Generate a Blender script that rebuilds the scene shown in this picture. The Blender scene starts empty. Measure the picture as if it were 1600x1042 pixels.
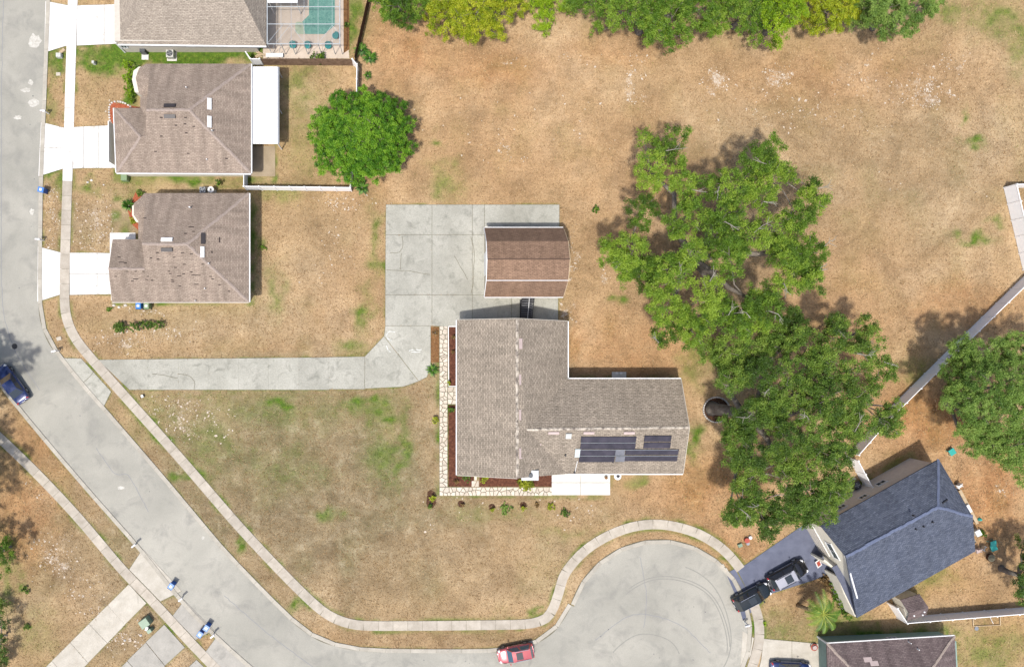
import bpy, math, random
import numpy as np
from mathutils import Vector, Matrix

random.seed(7); rng = np.random.default_rng(7)
scene = bpy.context.scene
COL = scene.collection
R = math.radians

# ------------------------------------------------------------------ camera, sky, sun, exposure
S = 0.075            # metres per photo pixel on the ground
H = 80.0             # flying height of the drone
NX, NY = 660.0, 550.0  # photo pixel straight below the camera

cam_d = bpy.data.cameras.new('camera'); cam = bpy.data.objects.new('camera', cam_d); COL.objects.link(cam)
cam.location = (0, 0, H); cam.rotation_euler = (0, 0, 0)
cam_d.sensor_width = 36; cam_d.lens = 36 * (H / S) / 1600
cam_d.shift_x = (800 - NX) / 1600; cam_d.shift_y = (NY - 521) / 1600
cam_d.clip_start = 1; cam_d.clip_end = 2000
scene.camera = cam

SHX, SHY = 0.22, 0.39     # shadow offset per metre of height (east, north)
elev = math.atan(1 / math.hypot(SHX, SHY))
world = bpy.data.worlds.new('World'); scene.world = world; world.use_nodes = True
wn = world.node_tree; bg = wn.nodes['Background']
sky = wn.nodes.new('ShaderNodeTexSky'); sky.sky_type = 'NISHITA'; sky.sun_disc = False
sky.sun_elevation = elev; sky.sun_rotation = math.atan2(-SHX, -SHY) % (2 * math.pi)
wn.links.new(sky.outputs[0], bg.inputs[0]); bg.inputs[1].default_value = 0.15; sky.dust_density = 3.0; sky.air_density = 0.8
sun_d = bpy.data.lights.new('sun', 'SUN'); sun = bpy.data.objects.new('sun', sun_d); COL.objects.link(sun)
sun_d.energy = 3.2; sun_d.angle = R(2.5); sun_d.color = (1, 0.965, 0.91)
sun.location = (-20, -35, 90)
sun.rotation_euler = Vector((SHX, SHY, -1)).to_track_quat('-Z', 'Y').to_euler()
vs = scene.view_settings; vs.view_transform = 'Standard'; vs.look = 'None'; vs.gamma = 1; vs.exposure = 0.6
vs.use_curve_mapping = False
scene.render.engine = 'CYCLES'
scene.cycles.max_bounces = 5; scene.cycles.diffuse_bounces = 3; scene.cycles.transparent_max_bounces = 8

# ------------------------------------------------------------------ helpers
def P(px, py, z=0.0):
    k = (H - z) / H
    return Vector(((px - NX) * S * k, (NY - py) * S * k, z))
def G2(px, py): return ((px - NX) * S, (NY - py) * S)
def G2s(pts): return [G2(*p) for p in pts]
def on_plane(px, py, a, b, c):
    """the point of plane a,b,c that is seen at photo pixel px,py"""
    n = (b - a).cross(c - a); o = Vector((0, 0, H)); d = P(px, py, 0) - o
    t = (a - o).dot(n) / d.dot(n)
    return o + d * t
def lin(v): v /= 255.0; return v / 12.92 if v <= 0.04045 else ((v + 0.055) / 1.055) ** 2.4
K0 = 1.6
def T(r, g, b): return (lin(r) / K0, lin(g) / K0, lin(b) / K0, 1.0)

WLOC = {}
def wloc(o): return WLOC.get(o.name, Vector((0, 0, 0)))

def tag(o, label=None, cat=None, group=None, kind=None):
    if label: o['label'] = label
    if cat: o['category'] = cat
    if group: o['group'] = group
    if kind: o['kind'] = kind
    return o
def thing(name, label, cat, loc=(0, 0, 0), group=None):
    o = bpy.data.objects.new(name, None); COL.objects.link(o)
    o.empty_display_size = 0.3; o.location = loc; WLOC[o.name] = Vector(loc)
    return tag(o, label, cat, group)
def copy_tree(o, parent=None):
    c = o.copy(); COL.objects.link(c)
    if parent is not None: c.parent = parent
    for ch in list(o.children): copy_tree(ch, c)
    return c

class MB:
    def __init__(s): s.v = []; s.f = []
    def add(s, vs_, fs_):
        n = len(s.v); s.v += [tuple(p) for p in vs_]; s.f += [tuple(i + n for i in f) for f in fs_]; return s
    def poly(s, pts): return s.add(pts, [range(len(pts))])
    def prism(s, pts, z0, z1, bottom=False):
        a = sum(pts[i][0] * pts[(i + 1) % len(pts)][1] - pts[(i + 1) % len(pts)][0] * pts[i][1] for i in range(len(pts)))
        if a < 0: pts = pts[::-1]
        n = len(pts); v = [(p[0], p[1], z0) for p in pts] + [(p[0], p[1], z1) for p in pts]
        f = [tuple(range(n, 2 * n))] + [(i, (i + 1) % n, n + (i + 1) % n, n + i) for i in range(n)]
        if bottom: f.append(tuple(range(n - 1, -1, -1)))
        return s.add(v, f)
    def box(s, c, d, rz=0.0, top=1.0, m=None):
        x, y, z = d[0] / 2, d[1] / 2, d[2] / 2
        pts = [(-x, -y, -z), (x, -y, -z), (x, y, -z), (-x, y, -z), (-x * top, -y * top, z), (x * top, -y * top, z), (x * top, y * top, z), (-x * top, y * top, z)]
        M = Matrix.Translation(c) @ Matrix.Rotation(rz, 4, 'Z')
        if m is not None: M = m @ M
        return s.add([M @ Vector(p) for p in pts], [(3, 2, 1, 0), (4, 5, 6, 7), (0, 1, 5, 4), (1, 2, 6, 5), (2, 3, 7, 6), (3, 0, 4, 7)])
    def cyl(s, c, r, z0, z1, n=12, r2=None, axis='Z', rz=0):
        if r2 is None: r2 = r
        v = []
        for (rr, zz) in ((r, z0), (r2, z1)):
            for i in range(n):
                a = 2 * math.pi * i / n; p = Vector((rr * math.cos(a), rr * math.sin(a), zz))
                if axis == 'Y': p = Vector((p.x, p.z, p.y))
                if axis == 'X': p = Vector((p.z, p.x, p.y))
                if rz: p = Matrix.Rotation(rz, 3, 'Z') @ p
                v.append(p + Vector(c))
        f = [(i, (i + 1) % n, n + (i + 1) % n, n + i) for i in range(n)] + [tuple(range(n, 2 * n)), tuple(range(n - 1, -1, -1))]
        return s.add(v, f)
    def tube(s, pts, rad, n=6):
        pts = [Vector(p) for p in pts]
        if not hasattr(rad, '__len__'): rad = [rad] * len(pts)
        v = []
        for i, p in enumerate(pts):
            d = (pts[min(i + 1, len(pts) - 1)] - pts[max(i - 1, 0)]).normalized()
            a = d.cross(Vector((0, 0, 1)) if abs(d.z) < .9 else Vector((1, 0, 0))).normalized(); b = d.cross(a)
            for k in range(n):
                t = 2 * math.pi * k / n; v.append(p + (a * math.cos(t) + b * math.sin(t)) * rad[i])
        f = []
        for i in range(len(pts) - 1):
            for k in range(n):
                k2 = (k + 1) % n; f.append((i * n + k, i * n + k2, (i + 1) * n + k2, (i + 1) * n + k))
        f += [tuple(range(n - 1, -1, -1)), tuple((len(pts) - 1) * n + k for k in range(n))]
        return s.add(v, f)
    def dome(s, c, rx, ry, rz, n=12, m=5):
        v = []; f = []
        for j in range(m):
            t = math.pi / 2 * j / m
            for i in range(n):
                a = 2 * math.pi * i / n; v.append((c[0] + rx * math.cos(a) * math.cos(t), c[1] + ry * math.sin(a) * math.cos(t), c[2] + rz * math.sin(t)))
        v.append((c[0], c[1], c[2] + rz))
        for j in range(m - 1):
            for i in range(n): f.append((j * n + i, j * n + (i + 1) % n, (j + 1) * n + (i + 1) % n, (j + 1) * n + i))
        for i in range(n): f.append(((m - 1) * n + i, (m - 1) * n + (i + 1) % n, m * n))
        return s.add(v, f)
    def build(s, name, mat, parent=None, smooth=False, uv=False, bevel=0, sub=0, local=False):
        o0 = Vector((0, 0, 0)) if (parent is None or local) else wloc(parent)
        me = bpy.data.meshes.new(name)
        me.from_pydata([tuple(Vector(p) - o0) for p in s.v], [], s.f); me.materials.append(mat)
        if uv: do_uv(me)
        if smooth:
            for p in me.polygons: p.use_smooth = True
        o = bpy.data.objects.new(name, me); COL.objects.link(o)
        if parent is not None: o.parent = parent; WLOC[o.name] = wloc(parent)
        if bevel:
            b = o.modifiers.new('bevel', 'BEVEL'); b.width = bevel; b.segments = 2; b.limit_method = 'ANGLE'
        if sub:
            b = o.modifiers.new('sub', 'SUBSURF'); b.levels = sub; b.render_levels = sub
        return o
def do_uv(me):
    l = me.uv_layers.new(name='UVMap')
    for p in me.polygons:
        n = p.normal
        h = Vector((0, 0, 1)).cross(n)
        h = h.normalized() if h.length > 1e-3 else Vector((1, 0, 0))
        t = n.cross(h)
        for li in p.loop_indices:
            q = me.vertices[me.loops[li].vertex_index].co; l.data[li].uv = (q.dot(h), q.dot(t))
def lift(o, loc):
    """turns a one-mesh thing round so that its origin is at its base"""
    o.data.transform(Matrix.Translation(-Vector(loc))); o.location = loc; WLOC[o.name] = Vector(loc); return o

def smoothline(pts, step=6):
    out = []; n = len(pts)
    for i in range(n - 1):
        p0, p1, p2, p3 = [np.array(pts[max(0, min(n - 1, i + k))], float) for k in (-1, 0, 1, 2)]
        m = max(1, int(np.linalg.norm(p2 - p1) / step))
        t1 = (p2 - p0) / 2; t2 = (p3 - p1) / 2; L = np.linalg.norm(p2 - p1)
        for t in (t1, t2):
            q = np.linalg.norm(t)
            if q > L: t *= L / q
        for k in range(m):
            t = k / m
            out.append(tuple((2*t**3-3*t*t+1)*p1 + (t**3-2*t*t+t)*t1 + (-2*t**3+3*t*t)*p2 + (t**3-t*t)*t2))
    out.append(tuple(pts[-1])); return out
def offset(line, d):
    out = []
    for i, p in enumerate(line):
        a = line[max(0, i - 1)]; b = line[min(len(line) - 1, i + 1)]
        dx, dy = b[0] - a[0], b[1] - a[1]; L = math.hypot(dx, dy) or 1
        out.append((p[0] - dy / L * d, p[1] + dx / L * d))
    return out
def resample(line, step):
    acc = [0]
    for a, b in zip(line, line[1:]): acc.append(acc[-1] + math.hypot(b[0] - a[0], b[1] - a[1]))
    n = max(1, round(acc[-1] / step)); ts = np.linspace(0, acc[-1], n + 1)
    return list(zip(np.interp(ts, acc, [p[0] for p in line]), np.interp(ts, acc, [p[1] for p in line])))

# ------------------------------------------------------------------ materials
def newmat(name):
    m = bpy.data.materials.new(name); m.use_nodes = True; nt = m.node_tree
    return m, nt, nt.nodes['Principled BSDF']
def N(nt, typ, **kw):
    n = nt.nodes.new(typ)
    for k, v in kw.items():
        if k in n.inputs.keys() if hasattr(n.inputs, 'keys') else False: n.inputs[k].default_value = v
        else: setattr(n, k, v)
    return n
def noise(nt, vec, scale, detail=4, rough=.6, dist=0):
    n = nt.nodes.new('ShaderNodeTexNoise'); n.inputs['Scale'].default_value = scale; n.inputs['Detail'].default_value = detail
    n.inputs['Roughness'].default_value = rough; n.inputs['Distortion'].default_value = dist
    if vec is not None: nt.links.new(vec, n.inputs['Vector'])
    return n.outputs['Fac']
def ramp(nt, fac, stops):
    n = nt.nodes.new('ShaderNodeValToRGB'); e = n.color_ramp.elements
    while len(e) < len(stops): e.new(0.5)
    for i, (p, c) in enumerate(stops):
        e[i].position = p; e[i].color = c if hasattr(c, '__len__') else (c, c, c, 1)
    nt.links.new(fac, n.inputs[0]); return n.outputs[0]
def mixc(nt, fac, a, b, mode='MIX'):
    n = nt.nodes.new('ShaderNodeMix'); n.data_type = 'RGBA'; n.blend_type = mode
    for sock, v in ((n.inputs[0], fac), (n.inputs[6], a), (n.inputs[7], b)):
        if hasattr(v, 'is_output'): nt.links.new(v, sock)
        else: sock.default_value = v
    return n.outputs[2]
def math_(nt, op, a, b=0.0, clamp=False):
    n = nt.nodes.new('ShaderNodeMath'); n.operation = op; n.use_clamp = clamp
    for sock, v in ((n.inputs[0], a), (n.inputs[1], b)):
        if hasattr(v, 'is_output'): nt.links.new(v, sock)
        else: sock.default_value = v
    return n.outputs[0]
def bump(nt, bsdf, h, strength, dist=0.05):
    n = nt.nodes.new('ShaderNodeBump'); n.inputs['Strength'].default_value = strength; n.inputs['Distance'].default_value = dist
    nt.links.new(h, n.inputs['Height']); nt.links.new(n.outputs[0], bsdf.inputs['Normal'])
def coord(nt, which='Object'):
    n = nt.nodes.new('ShaderNodeTexCoord'); return n.outputs[which]
def geo(nt):
    n = nt.nodes.new('ShaderNodeNewGeometry'); return n.outputs['Position']

def surf(name, stops, scale=1.0, detail=5, rough=.8, fine=(25, .25), bumps=(40, .2), objrand=0.0, metallic=0.0, spec=.3, stain=None, world=True, dist=0.0):
    m, nt, b = newmat(name); v = geo(nt) if world else coord(nt)
    c = ramp(nt, noise(nt, v, scale, detail, .6, dist), stops)
    if stain:  # (scale, colour, lo, hi)
        c = mixc(nt, ramp(nt, noise(nt, v, stain[0], 6, .65, .6), [(stain[2], 0.0), (stain[3], 1.0)]), c, stain[1])
    if fine:
        f = ramp(nt, noise(nt, v, fine[0], 3, .7), [(.25, 1 - fine[1]), (.75, 1 + fine[1] * .6)])
        c = mixc(nt, 1.0, c, f, 'MULTIPLY')
    if objrand:
        oi = nt.nodes.new('ShaderNodeObjectInfo')
        c = mixc(nt, 1.0, c, ramp(nt, oi.outputs['Random'], [(0, 1 - objrand), (1, 1 + objrand)]), 'MULTIPLY')
    nt.links.new(c, b.inputs['Base Color'])
    b.inputs['Roughness'].default_value = rough; b.inputs['Metallic'].default_value = metallic
    b.inputs['Specular IOR Level'].default_value = spec
    if bumps: bump(nt, b, noise(nt, v, bumps[0], 3, .6), bumps[1])
    return m
def plain(name, col, rough=.6, metallic=0.0, spec=.4, var=.08):
    return surf(name, [(.3, tuple(x * (1 - var) for x in col[:3]) + (1,)), (.7, tuple(min(1, x * (1 + var)) for x in col[:3]) + (1,))], 3, 3, rough, None, None, 0, metallic, spec, world=False)
def shingle(name, a, b_, dark, row=.16, wid=.4, blotch=.3, stain=.12, stainc=None, dash=.55):
    """shingles in courses along the slope, UV in metres"""
    m, nt, b = newmat(name); uvn = nt.nodes.new('ShaderNodeUVMap'); uv = uvn.outputs[0]
    br = nt.nodes.new('ShaderNodeTexBrick'); nt.links.new(uv, br.inputs['Vector'])
    br.offset = .5; br.inputs['Color1'].default_value = a; br.inputs['Color2'].default_value = b_; br.inputs['Mortar'].default_value = dark
    br.inputs['Scale'].default_value = 1; br.inputs['Mortar Size'].default_value = .018; br.inputs['Mortar Smooth'].default_value = .3
    br.inputs['Bias'].default_value = 0; br.inputs['Brick Width'].default_value = wid; br.inputs['Row Height'].default_value = row
    c = br.outputs['Color']
    v = geo(nt)
    mp = nt.nodes.new('ShaderNodeMapping'); mp.inputs['Scale'].default_value = (1.2, 4.0, 1); nt.links.new(uv, mp.inputs[0])
    dn = ramp(nt, noise(nt, mp.outputs[0], 2.6, 2, .8, 0.4), [(.36, 1 - dash), (.56, 1.12)])
    c = mixc(nt, .85, c, dn, 'MULTIPLY')
    c = mixc(nt, 1.0, c, ramp(nt, noise(nt, v, .35, 4, .6), [(.3, 1 - blotch * .5), (.7, 1 + blotch * .4)]), 'MULTIPLY')
    mp2 = nt.nodes.new('ShaderNodeMapping'); mp2.inputs['Scale'].default_value = (.9, .12, 1); nt.links.new(uv, mp2.inputs[0])
    c = mixc(nt, 1.0, c, ramp(nt, noise(nt, mp2.outputs[0], 1.3, 5, .6), [(.35, 1 - stain * 1.6), (.65, 1.0 + stain * .3)]), 'MULTIPLY')
    nt.links.new(c, b.inputs['Base Color']); b.inputs['Roughness'].default_value = .9; b.inputs['Specular IOR Level'].default_value = .2
    bump(nt, b, br.outputs['Fac'], -.5, .02)
    return m

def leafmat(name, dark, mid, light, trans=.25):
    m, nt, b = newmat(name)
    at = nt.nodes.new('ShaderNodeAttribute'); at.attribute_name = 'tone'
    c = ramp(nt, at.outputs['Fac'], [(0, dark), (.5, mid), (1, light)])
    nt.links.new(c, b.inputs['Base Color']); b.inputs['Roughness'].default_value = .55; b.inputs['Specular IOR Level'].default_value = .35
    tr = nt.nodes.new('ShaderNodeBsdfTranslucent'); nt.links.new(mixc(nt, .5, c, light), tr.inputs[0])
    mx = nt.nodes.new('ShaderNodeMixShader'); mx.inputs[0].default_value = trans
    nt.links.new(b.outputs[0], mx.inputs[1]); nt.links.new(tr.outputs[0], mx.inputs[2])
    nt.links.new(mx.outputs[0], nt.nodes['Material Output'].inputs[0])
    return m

def lawnmat():
    m, nt, b = newmat('lawn'); v = geo(nt)
    def at(n):
        a = nt.nodes.new('ShaderNodeAttribute'); a.attribute_name = n; return a.outputs['Fac']
    big = noise(nt, v, .09, 6, .6, .4); mid = noise(nt, v, .7, 6, .65, .5); fine = noise(nt, v, 5.5, 4, .75); vf = noise(nt, v, 14, 3, .8)
    base = ramp(nt, big, [(.3, T(166, 138, 102)), (.5, T(190, 160, 121)), (.7, T(208, 181, 144))])
    dull = ramp(nt, mid, [(.3, T(124, 109, 82)), (.55, T(152, 136, 107)), (.75, T(182, 167, 138))])
    c = mixc(nt, at('dull'), base, dull)
    lit = ramp(nt, mid, [(.3, T(156, 110, 72)), (.55, T(188, 142, 98)), (.75, T(208, 166, 122))])
    c = mixc(nt, at('litter'), c, lit)
    # thatch clumps
    c = mixc(nt, ramp(nt, noise(nt, v, 1.3, 6, .7, .6), [(.5, 0.0), (.72, .6)]), c, T(140, 116, 80))
    c = mixc(nt, 1.0, c, ramp(nt, noise(nt, v, .28, 5, .65, .5), [(.3, .76), (.5, 1.0), (.7, 1.2)]), 'MULTIPLY')
    gmask = math_(nt, 'MULTIPLY_ADD', fine, .9)
    nt.nodes[-1].inputs[2].default_value = -.45
    g = math_(nt, 'ADD', at('green'), math_(nt, 'MULTIPLY', gmask, at('green')), True)
    gcol = ramp(nt, noise(nt, v, 2.2, 5, .7), [(.3, T(62, 94, 30)), (.55, T(96, 126, 42)), (.75, T(142, 150, 64))])
    c = mixc(nt, g, c, gcol)
    # fine straw contrast
    c = mixc(nt, 1.0, c, ramp(nt, fine, [(.28, .66), (.5, 1.03), (.75, 1.3)]), 'MULTIPLY')
    c = mixc(nt, 1.0, c, ramp(nt, vf, [(.25, .76), (.5, 1.03), (.75, 1.3)]), 'MULTIPLY')
    # bare sand showing through: small pale flecks and a few solid patches
    sp = at('sand')
    fleck = math_(nt, 'ADD', math_(nt, 'MULTIPLY', noise(nt, v, 4.6, 3, .72, 1.4), .55), math_(nt, 'MULTIPLY', noise(nt, v, .8, 3, .6), .45))
    thr = math_(nt, 'SUBTRACT', fleck, math_(nt, 'SUBTRACT', .68, math_(nt, 'MULTIPLY', sp, .165)))
    fm = math_(nt, 'MULTIPLY', thr, 9.0, True)
    c = mixc(nt, math_(nt, 'MULTIPLY', fm, .8), c, T(218, 200, 178))
    # faint mowing lines
    wv = nt.nodes.new('ShaderNodeTexWave'); wv.bands_direction = 'Y'; wv.inputs['Scale'].default_value = .55; wv.inputs['Distortion'].default_value = 9; wv.inputs['Detail'].default_value = 3; wv.inputs['Detail Scale'].default_value = .6; nt.links.new(v, wv.inputs[0])
    c = mixc(nt, 1.0, c, ramp(nt, wv.outputs['Fac'], [(0, .98), (1, 1.02)]), 'MULTIPLY')
    nt.links.new(c, b.inputs['Base Color']); b.inputs['Roughness'].default_value = .95; b.inputs['Specular IOR Level'].default_value = .1
    bump(nt, b, math_(nt, 'ADD', fine, math_(nt, 'MULTIPLY', vf, .6)), .55, .12)
    return m

M = {}
M['lawn'] = lawnmat()
M['road'] = surf('road_asphalt', [(.3, T(162, 160, 149)), (.5, T(179, 176, 164)), (.7, T(195, 191, 178))], .11, 7, .9, (16, .18), (60, .25), stain=(.45, T(152, 150, 142), .5, .78), dist=.5)
M['seam'] = plain('tar_seam', T(150, 150, 152), .8)
M['curb'] = surf('curb_concrete', [(.3, T(178, 172, 158)), (.7, T(206, 199, 184))], .8, 5, .85, (14, .18), (30, .2), .06)
M['walk'] = surf('sidewalk_concrete', [(.3, T(186, 176, 160)), (.7, T(212, 202, 186))], 1.1, 5, .85, (16, .2), (40, .2), .09, stain=(.5, T(160, 150, 132), .55, .85))
M['joint'] = surf('joint_soil', [(.3, T(104, 100, 82)), (.7, T(140, 134, 112))], 6, 3, .95, None, None)
M['white_conc'] = surf('bright_concrete', [(.3, T(236, 233, 227)), (.7, T(252, 250, 246))], .6, 5, .8, (14, .1), (40, .15), .03, stain=(.7, T(196, 188, 174), .54, .8))
M['beige_conc'] = surf('beige_concrete', [(.3, T(200, 192, 176)), (.7, T(220, 213, 198))], .8, 5, .85, (14, .16), (40, .2), .05, stain=(.5, T(172, 166, 150), .55, .85))
M['grey_conc'] = surf('grey_drive_concrete', [(.3, T(176, 172, 162)), (.7, T(196, 191, 180))], .8, 5, .85, (14, .16), (40, .2), .05, stain=(.5, T(140, 138, 130), .55, .85))
M['old_conc'] = surf('mildewed_concrete', [(.3, T(170, 168, 155)), (.5, T(187, 185, 172)), (.7, T(204, 201, 188))], .22, 8, .85, (7, .2), (40, .2), .05, stain=(.9, T(132, 132, 120), .52, .82), dist=.1)
M['slate_drive'] = surf('slate_blue_drive_coating', [(.3, T(100, 105, 124)), (.7, T(120, 125, 144))], .8, 5, .8, (18, .16), (50, .2), .02, stain=(.5, T(96, 100, 118), .55, .85))
M['patio'] = surf('patio_concrete', [(.3, T(226, 224, 214)), (.7, T(244, 242, 234))], .9, 5, .8, (14, .12), (40, .15), .03)
M['tan_patio'] = surf('tan_patio', [(.3, T(168, 150, 122)), (.7, T(190, 172, 144))], .9, 5, .8, (14, .2), (40, .15), .03)
M['deck'] = surf('pool_deck', [(.3, T(214, 196, 176)), (.7, T(230, 213, 194))], .9, 5, .8, (14, .1), (40, .1))
M['flag'] = surf('flagstone', [(.3, T(214, 200, 180)), (.7, T(240, 228, 210))], 1.5, 4, .8, (12, .18), (25, .3), .13)
M['mulch'] = surf('red_mulch', [(.3, T(78, 46, 34)), (.5, T(108, 66, 48)), (.75, T(138, 92, 70))], 3.5, 5, .95, (12, .45), (14, .8))
M['dark_mulch'] = surf('dark_mulch', [(.3, T(70, 46, 32)), (.7, T(108, 76, 54))], 3.5, 5, .95, (12, .45), (14, .8))
M['orange_mulch'] = surf('orange_mulch', [(.3, T(164, 84, 54)), (.7, T(196, 112, 78))], 3.5, 5, .95, (12, .35), (14, .8))
M['soil'] = surf('brown_soil', [(.3, T(120, 84, 50)), (.7, T(158, 116, 74))], 2.5, 5, .95, (12, .4), (14, .6))
M['roof_tan'] = shingle('tan_shingle', T(190, 178, 162), T(168, 156, 142), T(136, 124, 110), blotch=.15, stain=.05, dash=.35)
M['roof_main'] = shingle('weathered_shingle', T(188, 174, 156), T(164, 152, 136), T(104, 95, 84), row=.18, wid=.45, blotch=.18, stain=.1, dash=.45)
M['roof_brown'] = shingle('brown_shingle', T(184, 167, 150), T(164, 147, 132), T(130, 114, 102), blotch=.15, stain=.16, dash=.2)
M['roof_barn'] = shingle('red_brown_shingle', T(172, 140, 116), T(148, 120, 98), T(114, 92, 78), blotch=.25, stain=.12, dash=.25)
M['roof_blue'] = shingle('slate_blue_shingle', T(116, 123, 138), T(90, 97, 113), T(62, 68, 82), blotch=.2, stain=.1, dash=.3)
M['roof_plum'] = shingle('plum_brown_shingle', T(146, 130, 126), T(124, 108, 106), T(94, 82, 82), blotch=.25, stain=.2, dash=.25)
M['roof_ridge'] = surf('pale_ridge_tile', [(.35, T(132, 122, 112)), (.6, T(228, 216, 198))], 1.9, 2, .9, (14, .2), (20, .3), .1)
M['ridge_brown'] = surf('brown_ridge_tile', [(.3, T(166, 150, 138)), (.7, T(186, 170, 158))], 4, 3, .9, (14, .2), (20, .3))
M['ridge_blue'] = surf('blue_ridge_tile', [(.3, T(104, 114, 140)), (.7, T(124, 134, 160))], 4, 3, .9, (14, .2), (20, .3))
M['patch'] = plain('missing_shingle_felt', T(74, 62, 58), .9)
M['white'] = plain('white_paint', T(250, 250, 248), .5)
M['alum'] = plain('white_aluminium_roof', T(252, 252, 250), .35, var=.03)
M['cream'] = plain('cream_stucco', T(236, 230, 212), .85)
M['tan_wall'] = plain('tan_stucco', T(238, 228, 218), .85)
M['grey_wall'] = plain('grey_siding', T(216, 208, 194), .85)
M['teal_wall'] = plain('sage_siding', T(150, 174, 162), .8)
M['barn_wall'] = plain('barn_siding', T(214, 206, 190), .8)
M['vinyl'] = plain('white_vinyl', (.8, .8, .8, 1), .35, var=.03)
M['wood_fence'] = surf('weathered_fence_wood', [(.3, T(112, 88, 70)), (.7, T(160, 132, 110))], 2, 4, .9, (20, .3), None, .15)
M['brown_fence'] = surf('dark_fence_wood', [(.3, T(84, 58, 42)), (.7, T(116, 84, 62))], 2, 4, .9, (20, .3), None, .15)
M['glass'] = plain('window_glass', (.05, .07, .08, 1), .08, 0, .6)
M['dark'] = plain('black_plastic', (.02, .02, .022, 1), .45)
M['rubber'] = plain('tyre_rubber', (.025, .025, .025, 1), .8)
M['metal'] = plain('galvanised_metal', T(190, 194, 196), .4, .7)
M['ac'] = plain('pale_ac_casing', T(214, 214, 206), .5)
M['acgrille'] = plain('ac_grille', (.06, .065, .07, 1), .5)
M['solar'] = surf('black_solar_mat', [(.3, T(52, 50, 62)), (.7, T(76, 72, 84))], 1.2, 3, .5, (30, .3), None, .12)
M['solar_grey'] = surf('faded_solar_mat', [(.3, T(118, 120, 128)), (.7, T(136, 138, 146))], 1.2, 3, .5, (30, .2), None)
M['pink'] = plain('faded_roof_vent', T(206, 186, 180), .7)
M['skylight'] = plain('skylight_dome', T(214, 224, 222), .25)
M['dark_skylight'] = plain('dark_attic_vent', T(66, 60, 60), .5)
M['teal'] = plain('teal_plastic', T(66, 184, 172), .45)
M['teal_dk'] = plain('teal_cushion', T(54, 142, 140), .7)
M['blue_bin'] = plain('blue_bin_plastic', T(52, 104, 190), .45)
M['blue_lid'] = plain('blue_lid_plastic', T(84, 140, 214), .45)
M['sky_bin'] = plain('bright_blue_bin', T(40, 130, 214), .45)
M['green_bin'] = plain('sage_green_bin', T(134, 158, 118), .5)
M['utility'] = plain('utility_green', T(140, 164, 138), .5)
M['concrete_box'] = plain('concrete_meter_box', T(206, 196, 178), .8)
M['red'] = plain('red_board', T(190, 88, 70), .6)
M['stone'] = surf('edging_stone', [(.3, T(214, 208, 200)), (.7, T(240, 234, 226))], 3, 3, .85, (14, .15), (20, .4), .12)
M['bark'] = surf('grey_oak_bark', [(.3, T(116, 106, 96)), (.6, T(150, 140, 128)), (.8, T(186, 178, 168))], 2.2, 6, .95, (9, .35), (10, .8))
M['twig'] = surf('pale_dead_twig', [(.3, T(138, 132, 118)), (.7, T(188, 182, 168))], 3, 3, .9, (12, .3), None)
M['palm_trunk'] = surf('palm_trunk', [(.3, T(150, 128, 96)), (.7, T(186, 164, 128))], 3, 4, .95, (10, .4), (12, .6))
M['stump'] = plain('palm_boot', T(222, 206, 138), .8)
M['wood'] = surf('bare_wood', [(.3, T(196, 172, 138)), (.7, T(216, 194, 160))], 2, 4, .8, (18, .2), None)
M['step'] = surf('dark_stair_tread', [(.3, T(84, 84, 86)), (.7, T(112, 112, 114))], 2, 4, .8, (18, .2), None, .1)
M['water'], nt_, b_ = newmat('pool_water')
v_ = geo(nt_)
nt_.links.new(ramp(nt_, noise(nt_, v_, 2.4, 4, .7, 1.0), [(.35, T(84, 150, 134)), (.65, T(128, 184, 166))]), b_.inputs['Base Color'])
b_.inputs['Roughness'].default_value = .08; bump(nt_, b_, noise(nt_, v_, 2.5, 3, .5), .15, .05)
M['ledge'] = plain('shallow_water', T(182, 198, 168), .1)
M['screen'], nt_, b_ = newmat('insect_screen')
tr_ = nt_.nodes.new('ShaderNodeBsdfTransparent'); mx_ = nt_.nodes.new('ShaderNodeMixShader'); mx_.inputs[0].default_value = .2
b_.inputs['Base Color'].default_value = (.12, .12, .12, 1); b_.inputs['Roughness'].default_value = .8
nt_.links.new(tr_.outputs[0], mx_.inputs[1]); nt_.links.new(b_.outputs[0], mx_.inputs[2]); nt_.links.new(mx_.outputs[0], nt_.nodes['Material Output'].inputs[0])
M['cage'] = plain('aluminium_frame', T(196, 202, 204), .4)
def carpaint(name, col, rough=.22, metallic=.3):
    m, nt, b = newmat(name); b.inputs['Base Color'].default_value = col; b.inputs['Roughness'].default_value = rough
    b.inputs['Metallic'].default_value = metallic; b.inputs['Coat Weight'].default_value = .8; b.inputs['Coat Roughness'].default_value = .06
    return m
M['car_black'] = carpaint('black_car_paint', (.012, .012, .014, 1)); M['car_green'] = carpaint('dark_green_car_paint', (.012, .017, .018, 1))
M['car_blue'] = carpaint('navy_car_paint', (.015, .028, .10, 1)); M['car_red'] = carpaint('rose_red_car_paint', (.36, .07, .08, 1))
M['car_sky_sheen'] = carpaint('painted_sky_reflection', (.34, .34, .37, 1), .35)  # sky reflection on the dark minivan's roof, put into a pale colour
M['car_glass'] = carpaint('car_glass', (.02, .026, .03, 1), .05, 0); M['car_glass_blue'] = carpaint('blue_tinted_glass', (.03, .09, .14, 1), .08, 0)
M['lamp_glass'] = carpaint('headlamp_glass', (.6, .6, .6, 1), .1, 0); M['tail'] = carpaint('tail_lamp', (.3, .01, .01, 1), .15, 0)
M['chrome'] = plain('chrome_trim', (.7, .7, .72, 1), .2, .9)

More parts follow.
